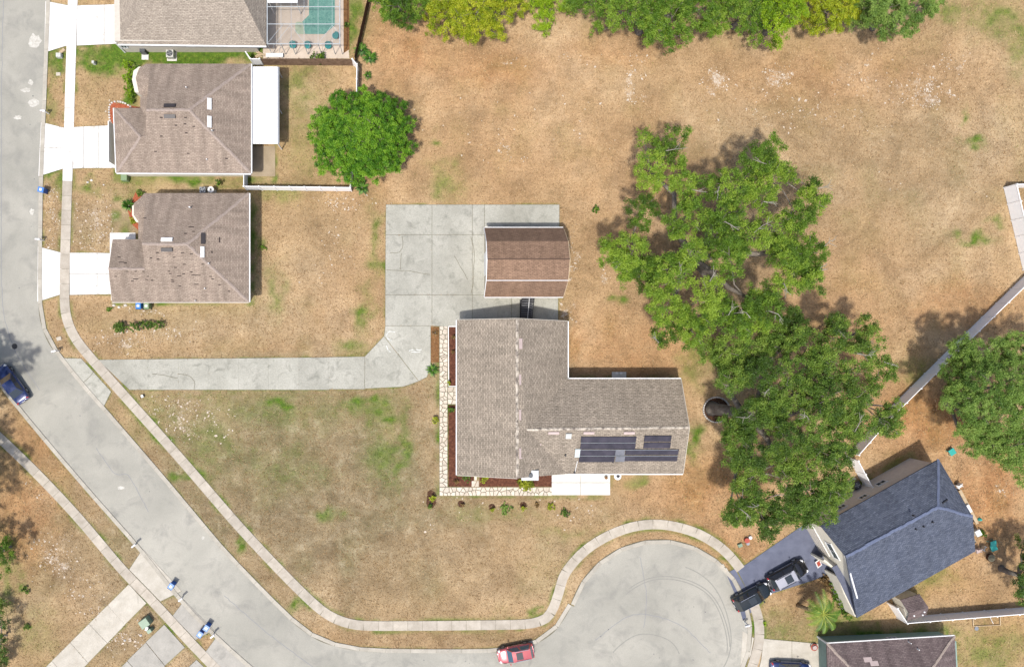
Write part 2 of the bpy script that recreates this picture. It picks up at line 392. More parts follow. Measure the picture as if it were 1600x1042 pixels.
M['oak_leaf'] = leafmat('oak_leaf', T(76, 108, 34), T(124, 164, 52), T(182, 212, 76), .45)
M['oak_leaf_dk'] = leafmat('muted_oak_leaf', T(74, 104, 40), T(118, 154, 58), T(168, 196, 82), .45)  # slightly darker, greyer leaf green of the leaning oak
M['round_leaf'] = leafmat('bright_leaf', T(52, 98, 18), T(98, 156, 32), T(156, 204, 56), .38)
M['pine_leaf'] = leafmat('feathery_leaf', T(94, 130, 54), T(136, 172, 76), T(174, 204, 100), .45)
M['yellow_leaf'] = leafmat('yellow_green_leaf', T(118, 142, 18), T(170, 188, 28), T(212, 216, 58), .34)
M['lime_leaf'] = leafmat('lime_leaf', T(96, 130, 8), T(138, 176, 14), T(176, 206, 40))
M['green_leaf'] = leafmat('mid_green_leaf', T(66, 104, 24), T(112, 152, 40), T(158, 188, 64), .36)
M['shrub_leaf'] = leafmat('shrub_leaf', T(44, 72, 20), T(86, 122, 36), T(140, 166, 66))
M['yshrub_leaf'] = leafmat('yellow_shrub_leaf', T(120, 130, 30), T(166, 176, 40), T(200, 210, 60))
M['brown_leaf'] = leafmat('dry_plant_leaf', T(104, 80, 46), T(142, 112, 66), T(176, 146, 92))
M['palm_leaf'] = leafmat('palm_leaf', T(58, 92, 26), T(104, 142, 42), T(196, 204, 96))
M['spiky_leaf'] = leafmat('spiky_leaf', T(40, 84, 24), T(80, 130, 40), T(130, 170, 70))
M['straw'] = leafmat('dry_straw', T(132, 100, 62), T(180, 144, 100), T(222, 194, 150), .1)
M['blade'] = leafmat('green_grass_blade', T(80, 104, 30), T(118, 140, 46), T(160, 166, 70), .2)

# ------------------------------------------------------------------ layout of the ground, in photo pixels
ROAD_R = [(76, -120), (74, -40), (72, 20), (67, 150), (62, 270), (60, 400), (60, 465), (63, 500), (75, 534), (95, 562), (125, 600), (160, 640), (255, 750), (345, 857), (400, 915), (440, 955), (470, 982), (505, 1003), (560, 1016), (640, 1019), (780, 1018), (830, 1008), (864, 988), (884, 962), (893, 945)]
ROAD_L = [(-30, -120), (-35, 200), (-38, 420), (-32, 520), (-12, 575), (30, 633), (130, 752), (225, 860), (300, 952), (400, 1045), (470, 1092), (560, 1117), (700, 1121), (930, 1119)]
rr = smoothline(ROAD_R); rl = smoothline(ROAD_L)
CX, CY, CR = 1030, 987, 139
circle = [(CX + CR * math.cos(a), CY + CR * math.sin(a)) for a in np.linspace(0, 2 * math.pi, 97)[:-1]]
ROAD_POLY = rr + [(960, 980), (960, 1119)] + rl[::-1]
WALK_A = [(116, -60), (114, 0), (110, 130), (106, 270), (102, 400), (101, 460), (104, 495), (116, 525), (136, 552), (190, 613), (280, 714), (370, 818), (440, 893), (492, 944), (522, 965), (560, 976), (640, 977), (750, 976), (825, 974), (852, 966), (864, 950), (873, 925), (882, 897), (905, 868), (930, 848), (965, 830), (1003, 820), (1042, 820), (1085, 831), (1118, 849), (1140, 868), (1157, 889)]
WALK_A2 = [(1178, 945), (1185, 968), (1186, 998), (1180, 1025), (1172, 1050), (1162, 1080)]
WALK_B = [(-60, 630), (0, 684), (60, 742), (122, 808), (190, 888), (240, 940), (300, 1005), (345, 1052), (380, 1090)]

DRIVES = {  # name: (material, label bits, list of slab quads)
 'd1': ('white_conc', [[(72, 3), (106, 10), (104, 71), (70, 82)], [(122, 10), (162, 9), (162, 69), (121, 71)], [(164, 9), (182, 8), (182, 68), (164, 69)]]),
 'd2': ('white_conc', [[(65, 192), (100, 201), (99, 230), (63, 230)], [(63, 232), (99, 232), (98, 263), (61, 275)], [(116, 200), (130, 199), (130, 262), (115, 263)], [(132, 199), (153, 198), (153, 262), (132, 262)], [(155, 198), (181, 197), (181, 262), (155, 262)]]),
 'd3': ('white_conc', [[(60, 386), (96, 396), (95, 459), (59, 471)], [(110, 396), (151, 396), (151, 427), (110, 427)], [(153, 396), (180, 397), (180, 427), (153, 427)], [(110, 429), (151, 429), (151, 459), (110, 460)], [(153, 429), (180, 429), (180, 459), (153, 459)]]),
 'main': ('old_conc', [[(94, 560), (128, 561), (173, 611), (160, 637), (127, 600)], [(154, 563), (231, 562), (231, 608), (203, 608)]] + [[(x, 562 - (x - 232) * .01), (x + 45.5, 561.5 - (x - 232) * .01), (x + 45.5, 608), (x, 608)] for x in (232.5, 279.5, 326.5, 373.5, 420.5, 467.5)]
    + [[(514.5, 559), (569, 558), (569, 607), (514.5, 607)], [(571, 558), (600.7, 526.3), (653, 594.6), (630, 603), (571, 606)], [(601.2, 525.8), (603, 510), (672, 510), (672, 573), (666, 588), (653.6, 594.3)]]
    + [[(603, 462), (674, 462), (674, 508), (603, 508)], [(603.5, 368), (674, 368), (674, 460), (603, 460)], [(604, 321), (674, 321), (674, 366), (603.5, 366)],
       [(676, 321), (737, 321), (737, 366), (676, 366)], [(676, 368), (737, 368), (737, 460), (676, 460)], [(676, 462), (737, 462), (737, 512), (676, 508)],
       [(739, 321), (756, 321), (756, 366), (739, 366)], [(739, 368), (756, 368), (756, 460), (739, 460)], [(739, 462), (798, 462), (798, 512), (739, 512)],
       [(758, 321), (873, 321), (873, 460), (758, 460)], [(800, 462), (871, 462), (871, 512), (800, 512)]]),
 'l1': ('beige_conc', [[(224, 858), (283, 922), (250, 938), (203, 890)], [(201, 913), (228, 942), (196, 974), (169, 945)], [(168, 946), (195, 975), (168, 1003), (140, 974)], [(139, 975), (167, 1004), (138, 1034), (111, 1003)], [(110, 1004), (137, 1035), (110, 1062), (82, 1032)], [(81, 1033), (109, 1063), (80, 1092), (52, 1062)]]),
 'l2': ('grey_conc', [[(289, 938), (333, 983), (305, 998), (271, 962)], [(257, 976), (288, 1010), (258, 1038), (229, 1003)], [(228, 1004), (257, 1039), (230, 1066), (200, 1032)], [(199, 1033), (229, 1067), (200, 1095), (170, 1062)]]),
 'l3': ('grey_conc', [[(341, 993), (395, 1046), (370, 1066), (321, 1020)], [(308, 1031), (340, 1062), (318, 1082), (285, 1052)]]),
 'blue': ('slate_drive', [[(1135, 896), (1149, 889), (1172, 931), (1174, 954), (1160, 968), (1150, 930)], [(1151, 888), (1165, 883), (1259, 817), (1305, 892), (1273, 904), (1206, 926), (1175, 953), (1173, 930)]]),
 'green': ('beige_conc', [[(1161, 986), (1177, 997), (1172, 1022), (1157, 1048)], [(1194, 998), (1236, 1002), (1236, 1080), (1178, 1080), (1190, 1030)], [(1238, 1002), (1280, 1006), (1280, 1080), (1238, 1080)]]),
}
# ------------------------------------------------------------------ paved / built mask (keeps grass off hard surfaces)
MW, MH = 1760, 1180; MO = 70
mask = np.zeros((MH, MW), bool)
def fillmask(poly):
    xs = np.array([p[0] for p in poly]) + MO; ys = np.array([p[1] for p in poly]) + MO
    x0, x1 = int(max(0, xs.min())), int(min(MW, xs.max() + 1)); y0, y1 = int(max(0, ys.min())), int(min(MH, ys.max() + 1))
    if x1 <= x0 or y1 <= y0: return
    yy, xx = np.mgrid[y0:y1, x0:x1]; ins = np.zeros(xx.shape, bool)
    n = len(xs)
    for i in range(n):
        j = i - 1
        cnd = ((ys[i] > yy) != (ys[j] > yy))
        with np.errstate(divide='ignore', invalid='ignore'):
            ins ^= cnd & (xx < (xs[j] - xs[i]) * (yy - ys[i]) / (ys[j] - ys[i] + 1e-9) + xs[i])
    mask[y0:y1, x0:x1] |= ins
def strip_poly(line, w): return offset(line, w / 2) + offset(line, -w / 2)[::-1]
for pl in [ROAD_POLY, circle, strip_poly(rr, 10), strip_poly(rl, 10)] + [strip_poly(smoothline(w), 18) for w in (WALK_A, WALK_A2, WALK_B)]: fillmask(pl)
for m_, quads in DRIVES.values():
    for q in quads: fillmask(q)
for pl in ([(185, -60), (545, -60), (545, 92), (185, 84)], [(222, 112), (432, 112), (432, 285), (180, 285), (180, 180)], [(178, 311), (396, 311), (396, 476), (178, 476)],
           [(684, 508), (880, 508), (880, 590), (1052, 590), (1052, 736), (958, 778), (684, 774)], [(754, 360), (876, 360), (876, 468), (754, 468)], [(1246, 806), (1425, 706), (1490, 848), (1312, 950)], [(1275, 990), (1480, 985), (1480, 1080), (1275, 1080)]):
    fillmask(pl)

# ------------------------------------------------------------------ ground sheet with patches of growth, litter and sand
edge = mask.astype(np.float32)
for ax in (0, 1):
    edge = sum(np.roll(edge, k, ax) for k in range(-4, 5)) / 9
edge = np.clip(edge * 2.2, 0, 1)
GREEN = [(260,86,150,17,1.6),(150,102,34,15,1.4),(85,94,16,26,1.1),(330,690,50,50,.4),(440,730,60,40,.3),(430,640,120,30,.36),(600,690,40,60,.3),(240,650,40,40,.35),(700,700,14,70,.3),(80,160,6,50,.45),(88,280,10,22,.9),(135,290,16,10,.9),(204,130,9,36,1.1),(290,283,100,9,.75),(398,360,7,80,.6),(475,150,34,50,.5),(480,220,40,70,.3),(430,455,12,34,.65),(440,298,30,12,.6),(585,385,9,40,.85),(572,490,12,34,.75),(555,547,20,12,.6),(440,632,20,10,1.0),(575,632,36,12,.9),(600,650,24,14,.8),(625,690,9,60,.75),(600,715,20,40,.5),(510,804,20,10,.8),(490,740,30,26,.3),(700,285,24,26,.55),(678,220,14,9,.8),(552,20,12,60,.9),(290,745,28,7,.9),(465,945,14,8,.9),(375,852,9,8,.9),(1555,30,40,26,.7),(1490,20,18,16,.6),(1510,185,7,8,1),(1520,225,12,7,.9),(1590,60,20,50,.5),(1085,688,12,22,1),(1085,570,24,34,.5),(965,470,10,6,.8),(1400,990,160,12,.6),(1540,1015,60,40,.55),(1225,985,44,20,.4),(1430,575,24,18,.5),(1520,375,22,8,.9),(1560,345,12,6,.6),(40,920,7,6,.8),(43,975,6,5,.8),(300,738,20,6,.6),(840,950,5,9,.7),(60,990,30,40,.25),(1185,965,10,26,.6),(1310,970,40,20,.6),(1450,905,40,22,.4),(840,580,1,1,.1),(1130,870,14,6,.7),(330,620,110,6,.3),(220,300,40,14,.3),(880,830,30,10,.3),(760,800,90,10,.25),(420,640,60,40,.25),(12,900,14,60,.6)]
LITTER = [(640,80,70,60,.8),(760,110,150,50,.65),(940,80,120,30,.5),(1000,300,110,130,.45),(1000,570,110,90,.75),(1100,770,110,70,.75),(1300,500,130,120,.5),(1450,660,100,70,1),(1540,760,80,110,1),(1300,120,220,50,.45),(1500,480,110,40,.7),(30,810,60,90,.75),(70,690,90,60,.6),(110,930,40,60,.2),(800,240,240,90,.3),(1160,850,60,40,.75),(1470,900,90,60,.5),(580,250,50,70,.4),(1250,930,60,50,.4),(600,1000,300,14,.25),(400,540,150,10,.2),(900,540,20,60,.7),(980,560,100,20,.7),(1560,980,60,40,.4),(560,470,60,100,.25)]
DULL = [(480,760,340,220,1.2),(330,700,160,120,1.0),(1450,250,160,160,.5),(250,850,220,180,.85),(150,360,110,60,.7),(90,640,140,100,.5),(330,500,200,40,.5),(700,1000,280,16,.8),(950,800,120,30,.5),(1230,300,260,200,.4),(1450,300,160,160,.35),(100,880,90,120,.9),(180,1000,60,60,.8),(780,840,120,60,.6),(330,650,140,50,.7),(500,400,80,80,.4),(1240,960,50,40,.8),(220,690,40,60,.6)]
SAND = [(985,128,14,26,1.5),(955,92,60,7,1.1),(1000,148,18,9,1.5),(1120,130,30,22,1.25),(1213,130,28,24,1.25),(1440,140,55,28,1.1),(1350,120,60,50,.5),(1490,100,30,30,.6),(1280,180,160,40,.5),(160,350,52,52,.95),(82,340,13,60,.9),(196,528,50,16,1.15),(260,520,70,12,.7),(285,655,60,40,1.0),(350,660,40,40,.5),(85,875,34,40,1.1),(150,930,50,40,.6),(190,1000,40,22,.9),(540,316,50,14,.85),(520,400,50,60,.45),(790,240,12,18,.8),(890,400,10,60,.8),(884,484,18,12,1.25),(950,430,13,9,2.0),(230,486,70,8,.95),(180,165,24,26,.6),(720,790,70,18,.5),(900,800,60,20,.5),(800,95,16,5,1.2),(880,90,20,10,.5),(670,820,10,10,.8),(1540,300,16,10,.8),(1400,290,60,40,.35),(60,760,30,40,.5),(1560,770,20,14,.8),(600,400,100,100,.15),(800,200,250,100,.25)]
def patches(lst, X, Y):
    out = np.zeros_like(X)
    for (px, py, rx, ry, w) in lst: out = np.maximum(out, w * np.exp(-(((X - px) / rx) ** 2 + ((Y - py) / ry) ** 2) * .9))
    return out
def vnoise(X, Y, scale, seed):
    r = np.random.default_rng(seed); g = r.random((64, 64))
    x = X / scale; y = Y / scale; xi = np.floor(x).astype(int); yi = np.floor(y).astype(int); fx = x - xi; fy = y - yi
    fx = fx * fx * (3 - 2 * fx); fy = fy * fy * (3 - 2 * fy)
    a = lambda i, j: g[(yi + j) % 64, (xi + i) % 64]
    return (a(0, 0) * (1 - fx) + a(1, 0) * fx) * (1 - fy) + (a(0, 1) * (1 - fx) + a(1, 1) * fx) * fy
def fields(X, Y):
    wx = X + (vnoise(X, Y, 18, 1) - .5) * 26 + (vnoise(X, Y, 7, 2) - .5) * 10; wy = Y + (vnoise(X, Y, 18, 3) - .5) * 22 + (vnoise(X, Y, 7, 4) - .5) * 8
    n = vnoise(X, Y, 9, 5); n2 = vnoise(X, Y, 34, 6)
    g = np.clip(patches(GREEN, wx, wy) * (.55 + .9 * n) + .12 * np.clip(n2 - .55, 0, 1) * 2, 0, 1)
    l = np.clip(patches(LITTER, wx, wy) * (.6 + .7 * n2), 0, 1)
    d = np.clip(patches(DULL, wx, wy) * (.75 + .4 * n2), 0, 1)
    if edge is not None:
        e_ = edge[np.clip((Y + MO).astype(int), 0, MH - 1), np.clip((X + MO).astype(int), 0, MW - 1)]
        g = np.clip(g + .85 * e_ * np.clip(vnoise(X, Y, 14, 8) * 1.6 - .45, 0, 1), 0, 1)
    s = np.clip(patches(SAND, wx, wy) * (.5 + .9 * n), 0, 2)
    return g, l, d, s
xs = np.concatenate([[-3500, -1500, -600, -250], np.arange(-60, 1664, 4), [1850, 2200, 3000, 5000]]).astype(float)
ys = np.concatenate([[-3500, -1500, -600, -250], np.arange(-60, 1104, 4), [1300, 1700, 2500, 4500]]).astype(float)
GX, GY = np.meshgrid(xs, ys)
nx_, ny_ = len(xs), len(ys)
co = np.stack([(GX - NX) * S, (NY - GY) * S, np.zeros_like(GX)], -1).reshape(-1, 3)
me = bpy.data.meshes.new('ground')
idx = np.arange(nx_ * ny_).reshape(ny_, nx_)
quads = np.stack([idx[1:, :-1], idx[1:, 1:], idx[:-1, 1:], idx[:-1, :-1]], -1).reshape(-1, 4)
def np_mesh(me, co, quads):
    k = quads.shape[1]
    me.vertices.add(len(co)); me.vertices.foreach_set('co', co.astype(np.float32).ravel())
    me.loops.add(quads.size); me.loops.foreach_set('vertex_index', quads.astype(np.int32).ravel())
    me.polygons.add(len(quads)); me.polygons.foreach_set('loop_start', np.arange(0, quads.size, k, dtype=np.int32))
    me.update(calc_edges=True)
np_mesh(me, co, quads)
for nm, arr in zip(('green', 'litter', 'dull', 'sand'), fields(GX, GY)):
    a = me.attributes.new(nm, 'FLOAT', 'POINT'); a.data.foreach_set('value', arr.astype(np.float32).ravel())
me.materials.append(M['lawn'])
ground = bpy.data.objects.new('ground', me); COL.objects.link(ground)
tag(ground, 'dry sunburnt lawn ground with green and sandy patches', None, None, 'structure')

# scattered straw and grass blades: real geometry on the sheet
def blades(name, mat, n, dens, size, label, lo=.06):
    px = rng.uniform(-20, 1640, n * 6); py = rng.uniform(-20, 1070, n * 6)
    ok = ~mask[np.clip((py + MO).astype(int), 0, MH - 1), np.clip((px + MO).astype(int), 0, MW - 1)]
    px, py = px[ok], py[ok]; d = dens(px, py); keep = rng.random(len(px)) < d; px, py = px[keep][:n], py[keep][:n]; m = len(px)
    x = (px - NX) * S; y = (NY - py) * S; a = rng.uniform(0, 2 * np.pi, m); L = size * rng.uniform(.5, 1.4, m); w = L * .22; h = L * rng.uniform(.1, .6, m)
    c, s_ = np.cos(a), np.sin(a)
    v = np.stack([np.stack([x - s_ * w / 2, y + c * w / 2, np.full(m, -.01)], -1), np.stack([x + s_ * w / 2, y - c * w / 2, np.full(m, .03)], -1), np.stack([x + c * L, y + s_ * L, h], -1)], 1).reshape(-1, 3)
    me = bpy.data.meshes.new(name); np_mesh(me, v, np.arange(3 * m).reshape(-1, 3))
    at = me.attributes.new('tone', 'FLOAT', 'FACE'); at.data.foreach_set('value', rng.random(m).astype(np.float32))
    me.materials.append(mat); o = bpy.data.objects.new(name, me); COL.objects.link(o)
    return tag(o, label, 'grass', None, 'stuff')
blades('dry_grass', M['straw'], 140000, lambda x, y: np.clip(.35 + .4 * vnoise(x, y, 30, 11) - fields(x, y)[0], 0, 1), .20, 'dry straw coloured grass lying over the whole open field')
def chips(n):
    px = rng.uniform(-20, 1640, n * 30); py = rng.uniform(-20, 1070, n * 30)
    ok = ~mask[np.clip((py + MO).astype(int), 0, MH - 1), np.clip((px + MO).astype(int), 0, MW - 1)]
    px, py = px[ok], py[ok]; d = np.clip(fields(px, py)[3] - .12, 0, 1.2) ** 1.6 * vnoise(px, py, 4, 21) * .8; keep = rng.random(len(px)) < d; px, py = px[keep][:n], py[keep][:n]; m = len(px)
    x = (px - NX) * S; y = (NY - py) * S; a = rng.uniform(0, 2 * np.pi, m); L = rng.gamma(2.0, .03, m) + .03; w = L * rng.uniform(.3, .8, m); c, s_ = np.cos(a), np.sin(a); z = np.full(m, .02)
    v = np.stack([np.stack([x + c * L - s_ * w * .2, y + s_ * L + c * w * .2, z - .015], -1), np.stack([x - s_ * w, y + c * w, z + .02], -1), np.stack([x - c * L, y - s_ * L, z], -1), np.stack([x + s_ * w, y - c * w, z + .01], -1)], 1).reshape(-1, 3)
    me = bpy.data.meshes.new('limestone_chips'); np_mesh(me, v, np.arange(4 * m).reshape(-1, 4)); me.materials.append(M['chip']); o = bpy.data.objects.new('limestone_chips', me); COL.objects.link(o)
    return tag(o, 'pale limestone chips and dry leaves strewn over the bare lawn', 'stone chips', None, 'stuff')
M['chip'] = surf('limestone_chip', [(.3, T(190, 170, 146)), (.7, T(236, 224, 208))], 6, 2, .9, None, None)
chips(12000)
blades('green_grass', M['blade'], 60000, lambda x, y: np.clip(fields(x, y)[0] * 1.3, 0, 1) ** 1.5, .17, 'green grass growing in patches on the dry lawn')

# ------------------------------------------------------------------ road, kerbs, pavements, drives
road = tag(MB().prism(G2s(ROAD_POLY), -.05, .020).build('road', M['road']), 'pale grey asphalt street sweeping past the lawns', None, None, 'structure')
cds = tag(MB().prism(G2s(circle), -.05, .025).build('road_turning_circle', M['road']), 'pale grey asphalt turning circle at the street end', None, None, 'structure')
def curb_strip(line, w, label, gaps=()):
    base = tag(MB().prism(G2s(strip_poly(line, w)), -.05, .05).build('curb', M['joint']), label, None, None, 'structure')
    pts = resample(line, 40)
    for a, b in zip(pts, pts[1:]):
        seg = [p for p in line if False]
        n = 4; c = [(a[0] + (b[0] - a[0]) * t, a[1] + (b[1] - a[1]) * t) for t in (0.004, .5, .996)]
        q = offset(c, w / 2) + offset(c, -w / 2)[::-1]
        MB().prism(G2s(q), -.04, .085).build('curb_stone', M['curb'], base)
    return base
curb_strip(offset(rr, -3.0), 6, 'pale concrete curb along the lawn side of the street')
curb_strip(offset(rl, 3.0), 6, 'pale concrete curb along the lower left side of the street')
ang0, ang1 = -math.pi + math.asin(42 / CR), math.pi * .42
arc = [(CX + (CR + 3) * math.cos(a), CY + (CR + 3) * math.sin(a)) for a in np.linspace(ang0, ang1, 60)]
curb_strip(arc, 6, 'pale concrete curb round the turning circle')

def slabs(line, w, step, mat, label, z=.06):
    line = smoothline(line, 4)
    base = tag(MB().prism(G2s(strip_poly(line, w)), -.05, .035).build('sidewalk', M['joint']), label, None, None, 'structure')
    acc = [0]
    for a, b in zip(line, line[1:]): acc.append(acc[-1] + math.hypot(b[0] - a[0], b[1] - a[1]))
    X = [p[0] for p in line]; Y = [p[1] for p in line]; n = round(acc[-1] / step); t = np.linspace(0, acc[-1], n + 1)
    for i in range(n):
        ts = np.linspace(t[i] + .2, t[i + 1] - .2, 3); c = list(zip(np.interp(ts, acc, X), np.interp(ts, acc, Y)))
        d = random.uniform(-.006, .006)
        MB().prism(G2s(offset(c, w / 2) + offset(c, -w / 2)[::-1]), -.04, z + d).build('paving_slab', M['white_conc' if c[1][1] < 285 and c[1][0] > 60 and mat == 'walk' else mat], base)
slabs(WALK_A, 15, 23, 'walk', 'concrete sidewalk winding between the street and the big lawn')
slabs(WALK_A2, 15, 23, 'walk', 'short concrete sidewalk below the slate blue driveway')
slabs(WALK_B, 15, 23, 'walk', 'concrete sidewalk along the lower left lawns')
DL = {'d1': 'white concrete driveway of the house with the pool', 'd2': 'white concrete driveway of the house with the white patio roof', 'd3': 'white concrete driveway of the house with torn shingles',
      'main': 'long mildewed concrete driveway and parking pad beside the barn', 'l1': 'beige concrete driveway crossing the lower left sidewalk', 'l2': 'grey concrete driveway beside the green transformer', 'l3': 'grey concrete driveway cut by the bottom edge',
      'blue': 'slate blue coated driveway with two parked cars', 'green': 'beige concrete driveway of the sage green house'}
for k, (mt, qs) in DRIVES.items():
    jit = None
    def grow(q, d):
        c = (sum(p[0] for p in q) / len(q), sum(p[1] for p in q) / len(q))
        return [(p[0] + d * max(-1, min(1, (p[0] - c[0]) / 4)), p[1] + d * max(-1, min(1, (p[1] - c[1]) / 4))) for p in q]
    bm_ = MB()
    for n_, q in enumerate(qs): bm_.prism(G2s(grow(q, 1.2)), -.05, .022 + .0011 * n_ % .012)
    base = tag(bm_.build('driveway', M['joint']), DL[k], None, None, 'structure')
    for q in qs: MB().prism(G2s(grow(q, .7)), -.04, .047 + random.uniform(-.004, .004)).build('driveway_slab', M[mt], base)

def crack(pts, w, z, parent, name='crack'):
    p = smoothline([(a + random.uniform(-1, 1), b + random.uniform(-1, 1)) for a, b in pts], 5)
    p = [(a + random.uniform(-.5, .5), b + random.uniform(-.5, .5)) for a, b in p]
    m = MB(); l = offset(p, w / 2); r = offset(p, -w / 2)
    for i in range(len(p) - 1): m.poly([P(*l[i], z), P(*l[i + 1], z), P(*r[i + 1], z), P(*r[i], z)])
    m.build(name, M['seam'] if name == 'tar_seam' else M['joint'], parent)
M['chalk2'] = surf('white_smear', [(.4, T(200, 202, 194)), (.6, T(246, 246, 240))], 3, 3, .9, None, None)
drive_main = [o for o in COL.objects if o.get('label') == DL['main']][0]
for pts in ([(603, 421), (640, 423), (655, 426), (672, 429)], [(610, 395), (625, 393), (629, 380), (628, 368)], [(627, 395), (626, 420)], [(710, 400), (722, 420), (731, 436)], [(736, 370), (741, 390), (739, 440), (736, 458)], [(237, 584), (255, 586), (278, 591)], [(280, 583), (300, 590), (305, 600), (303, 608)], [(126, 602), (140, 588), (150, 575)]):
    crack(pts, .7, .056, drive_main)
for l_ in ([(617, 519), (608, 518), (604, 524), (607, 530), (612, 532)], [(604, 540), (606, 546), (610, 550)], [(639, 548), (644, 546.5), (649, 548)], [(650, 546), (655, 547), (659, 546)], [(643, 550), (650, 550), (657, 549.5)]):
    p_ = smoothline(l_, 3); m_ = MB(); u_, w_ = offset(p_, .6), offset(p_, -.6)
    for i in range(len(p_) - 1): m_.poly([P(*u_[i], .057), P(*u_[i + 1], .057), P(*w_[i + 1], .057), P(*w_[i], .057)])
    m_.build('chalk_mark', M['chalk2'], drive_main)
M['tyre'] = plain('tyre_mark', T(156, 154, 145), .85); M['chalk'] = surf('pale_road_patch', [(.4, T(194, 190, 178)), (.6, T(222, 218, 208))], 3.5, 4, .9, None, None)
for r_, a0, a1, cx_, cy_ in ((96, -2.3, .2, 1040, 1000), (100, -2.2, .1, 1040, 1000), (112, -1.2, .5, 1030, 990), (60, -2.6, -.5, 1010, 1050)):
    l_ = [(cx_ + r_ * math.cos(a) + 2 * math.sin(5 * a), cy_ + r_ * math.sin(a)) for a in np.linspace(a0, a1, 40)]; m_ = MB(); u_, w_ = offset(l_, .8), offset(l_, -.8)
    for i in range(39): m_.poly([P(*u_[i], .029), P(*u_[i + 1], .029), P(*w_[i + 1], .029), P(*w_[i], .029)])
    m_.build('tyre_mark', M['tyre'], cds)
for pts in ([(6, -20), (3, 120), (2, 300), (4, 470), (20, 540), (62, 610)], [(150, 700), (180, 740), (200, 742), (232, 800)], [(350, 930), (420, 990), (500, 1050)], [(930, 1000), (990, 960), (1060, 975), (1110, 1020)], [(1000, 870), (1010, 930), (1006, 980)]):
    p_ = [(a + random.uniform(-.6, .6), b + random.uniform(-.6, .6)) for a, b in smoothline(pts, 6)]; m_ = MB(); u_, w_ = offset(p_, .45), offset(p_, -.45)
    for i in range(len(p_) - 1): m_.poly([P(*u_[i], .0275), P(*u_[i + 1], .0275), P(*w_[i + 1], .0275), P(*w_[i], .0275)])
    m_.build('crack', M['seam'], road)
M['oil'] = surf('oil_spot', [(.35, T(110, 108, 106)), (.65, T(160, 158, 154))], 4, 4, .7, None, None)
for k in range(26):
    x, y = random.choice([(random.uniform(10, 55), random.uniform(0, 480)), (random.uniform(920, 1140), random.uniform(880, 1040)), (random.uniform(560, 880), random.uniform(1024, 1040)), (lambda t: (110 + 300 * t + random.uniform(-20, 25), 650 + 330 * t + random.uniform(-20, 5)))(random.random())]); r_ = random.uniform(.6, 1.5)
    MB().poly([P(x + r_ * random.uniform(.5, 1.1) * math.cos(a), y + r_ * random.uniform(.5, 1.1) * math.sin(a), .0285) for a in np.linspace(6.28, 0, 9)[:-1]]).build('oil_spot', M['oil'], road)
for (x, y, rx, ry) in ((52, 161, 9, 7), (54, 64, 12, 12), (48, 129, 5, 5), (40, 141, 8, 4), (28, 184, 7, 4), (50, 331, 4, 6), (189, 762, 6, 3), (317, 840, 3, 3)):
    MB().poly([P(x + rx * random.uniform(.6, 1.1) * math.cos(a), y + ry * random.uniform(.6, 1.1) * math.sin(a), .0235) for a in np.linspace(6.28, 0, 15)[:-1]]).build('pale_patch', M['chalk'], road)
tag(MB().cyl((*G2(23, 541), 0), .33, .0, .032, 24).build('manhole_cover', M['dark']), 'round dark iron manhole cover in the street under tree shadow', 'manhole cover')

# ------------------------------------------------------------------ flagstone walk, beds
def clip(poly, a, b, c):
    out = []
    for i in range(len(poly)):
        p, q = poly[i], poly[(i + 1) % len(poly)]; dp = a * p[0] + b * p[1] - c; dq = a * q[0] + b * q[1] - c
        if dp <= 0: out.append(p)
        if (dp < 0) != (dq < 0) and abs(dp - dq) > 1e-9:
            t = dp / (dp - dq); out.append((p[0] + (q[0] - p[0]) * t, p[1] + (q[1] - p[1]) * t))
    return out
def flagstones(rect, cell, parent, gap=.45):
    x0, y0, x1, y1 = rect; pts = []
    nxx = max(1, round((x1 - x0) / cell)); nyy = max(1, round((y1 - y0) / cell))
    for i in range(nxx):
        for j in range(nyy):
            pts.append((x0 + (i + .5 + random.uniform(-.46, .46)) * (x1 - x0) / nxx, y0 + (j + .5 + random.uniform(-.46, .46)) * (y1 - y0) / nyy))
    for i, p in enumerate(pts):
        poly = [(x0, y0), (x1, y0), (x1, y1), (x0, y1)]
        for j, q in enumerate(pts):
            if i == j or abs(p[0] - q[0]) > 3.2 * cell or abs(p[1] - q[1]) > 3.2 * cell: continue
            dx, dy = q[0] - p[0], q[1] - p[1]; L = math.hypot(dx, dy)
            mx, my = (p[0] + q[0]) / 2 - dx / L * gap, (p[1] + q[1]) / 2 - dy / L * gap
            poly = clip(poly, dx, dy, dx * mx + dy * my)
            if len(poly) < 3: break
        if len(poly) < 3: continue
        z = .055 + random.uniform(-.008, .012); g = G2s(poly); c = (sum(a for a, b in g) / len(g), sum(b for a, b in g) / len(g))
        m = MB(); n = len(g); top = [(c[0] + (a - c[0]) * .94, c[1] + (b - c[1]) * .94) for a, b in g]
        if sum(g[k][0] * g[(k + 1) % n][1] - g[(k + 1) % n][0] * g[k][1] for k in range(n)) < 0: g = g[::-1]; top = top[::-1]
        v = [(a, b, 0) for a, b in g] + [(a, b, z - .012) for a, b in g] + [(a, b, z) for a, b in top]
        f = [tuple(range(2 * n, 3 * n))]
        for k in range(n):
            k2 = (k + 1) % n; f += [(k, k2, n + k2, n + k), (n + k, n + k2, 2 * n + k2, 2 * n + k)]
        m.add(v, f).build('flagstone', M['flag'], parent)
fw = tag(MB().prism(G2s([(686.5, 509), (699.5, 509), (699.5, 604), (713, 604), (713, 632), (699.5, 632), (699.5, 761), (862, 761), (862, 774), (686.5, 774)]), -.05, .018).build('flagstone_walkway', M['joint']), 'cream flagstone walkway wrapping the L shaped house', None, None, 'structure')
for rc in ((687, 510, 699, 760), (700, 605, 713, 631), (687, 761, 862, 774), (741, 744, 745, 750), (737, 751, 748, 760)): flagstones(rc, 6.4, fw)
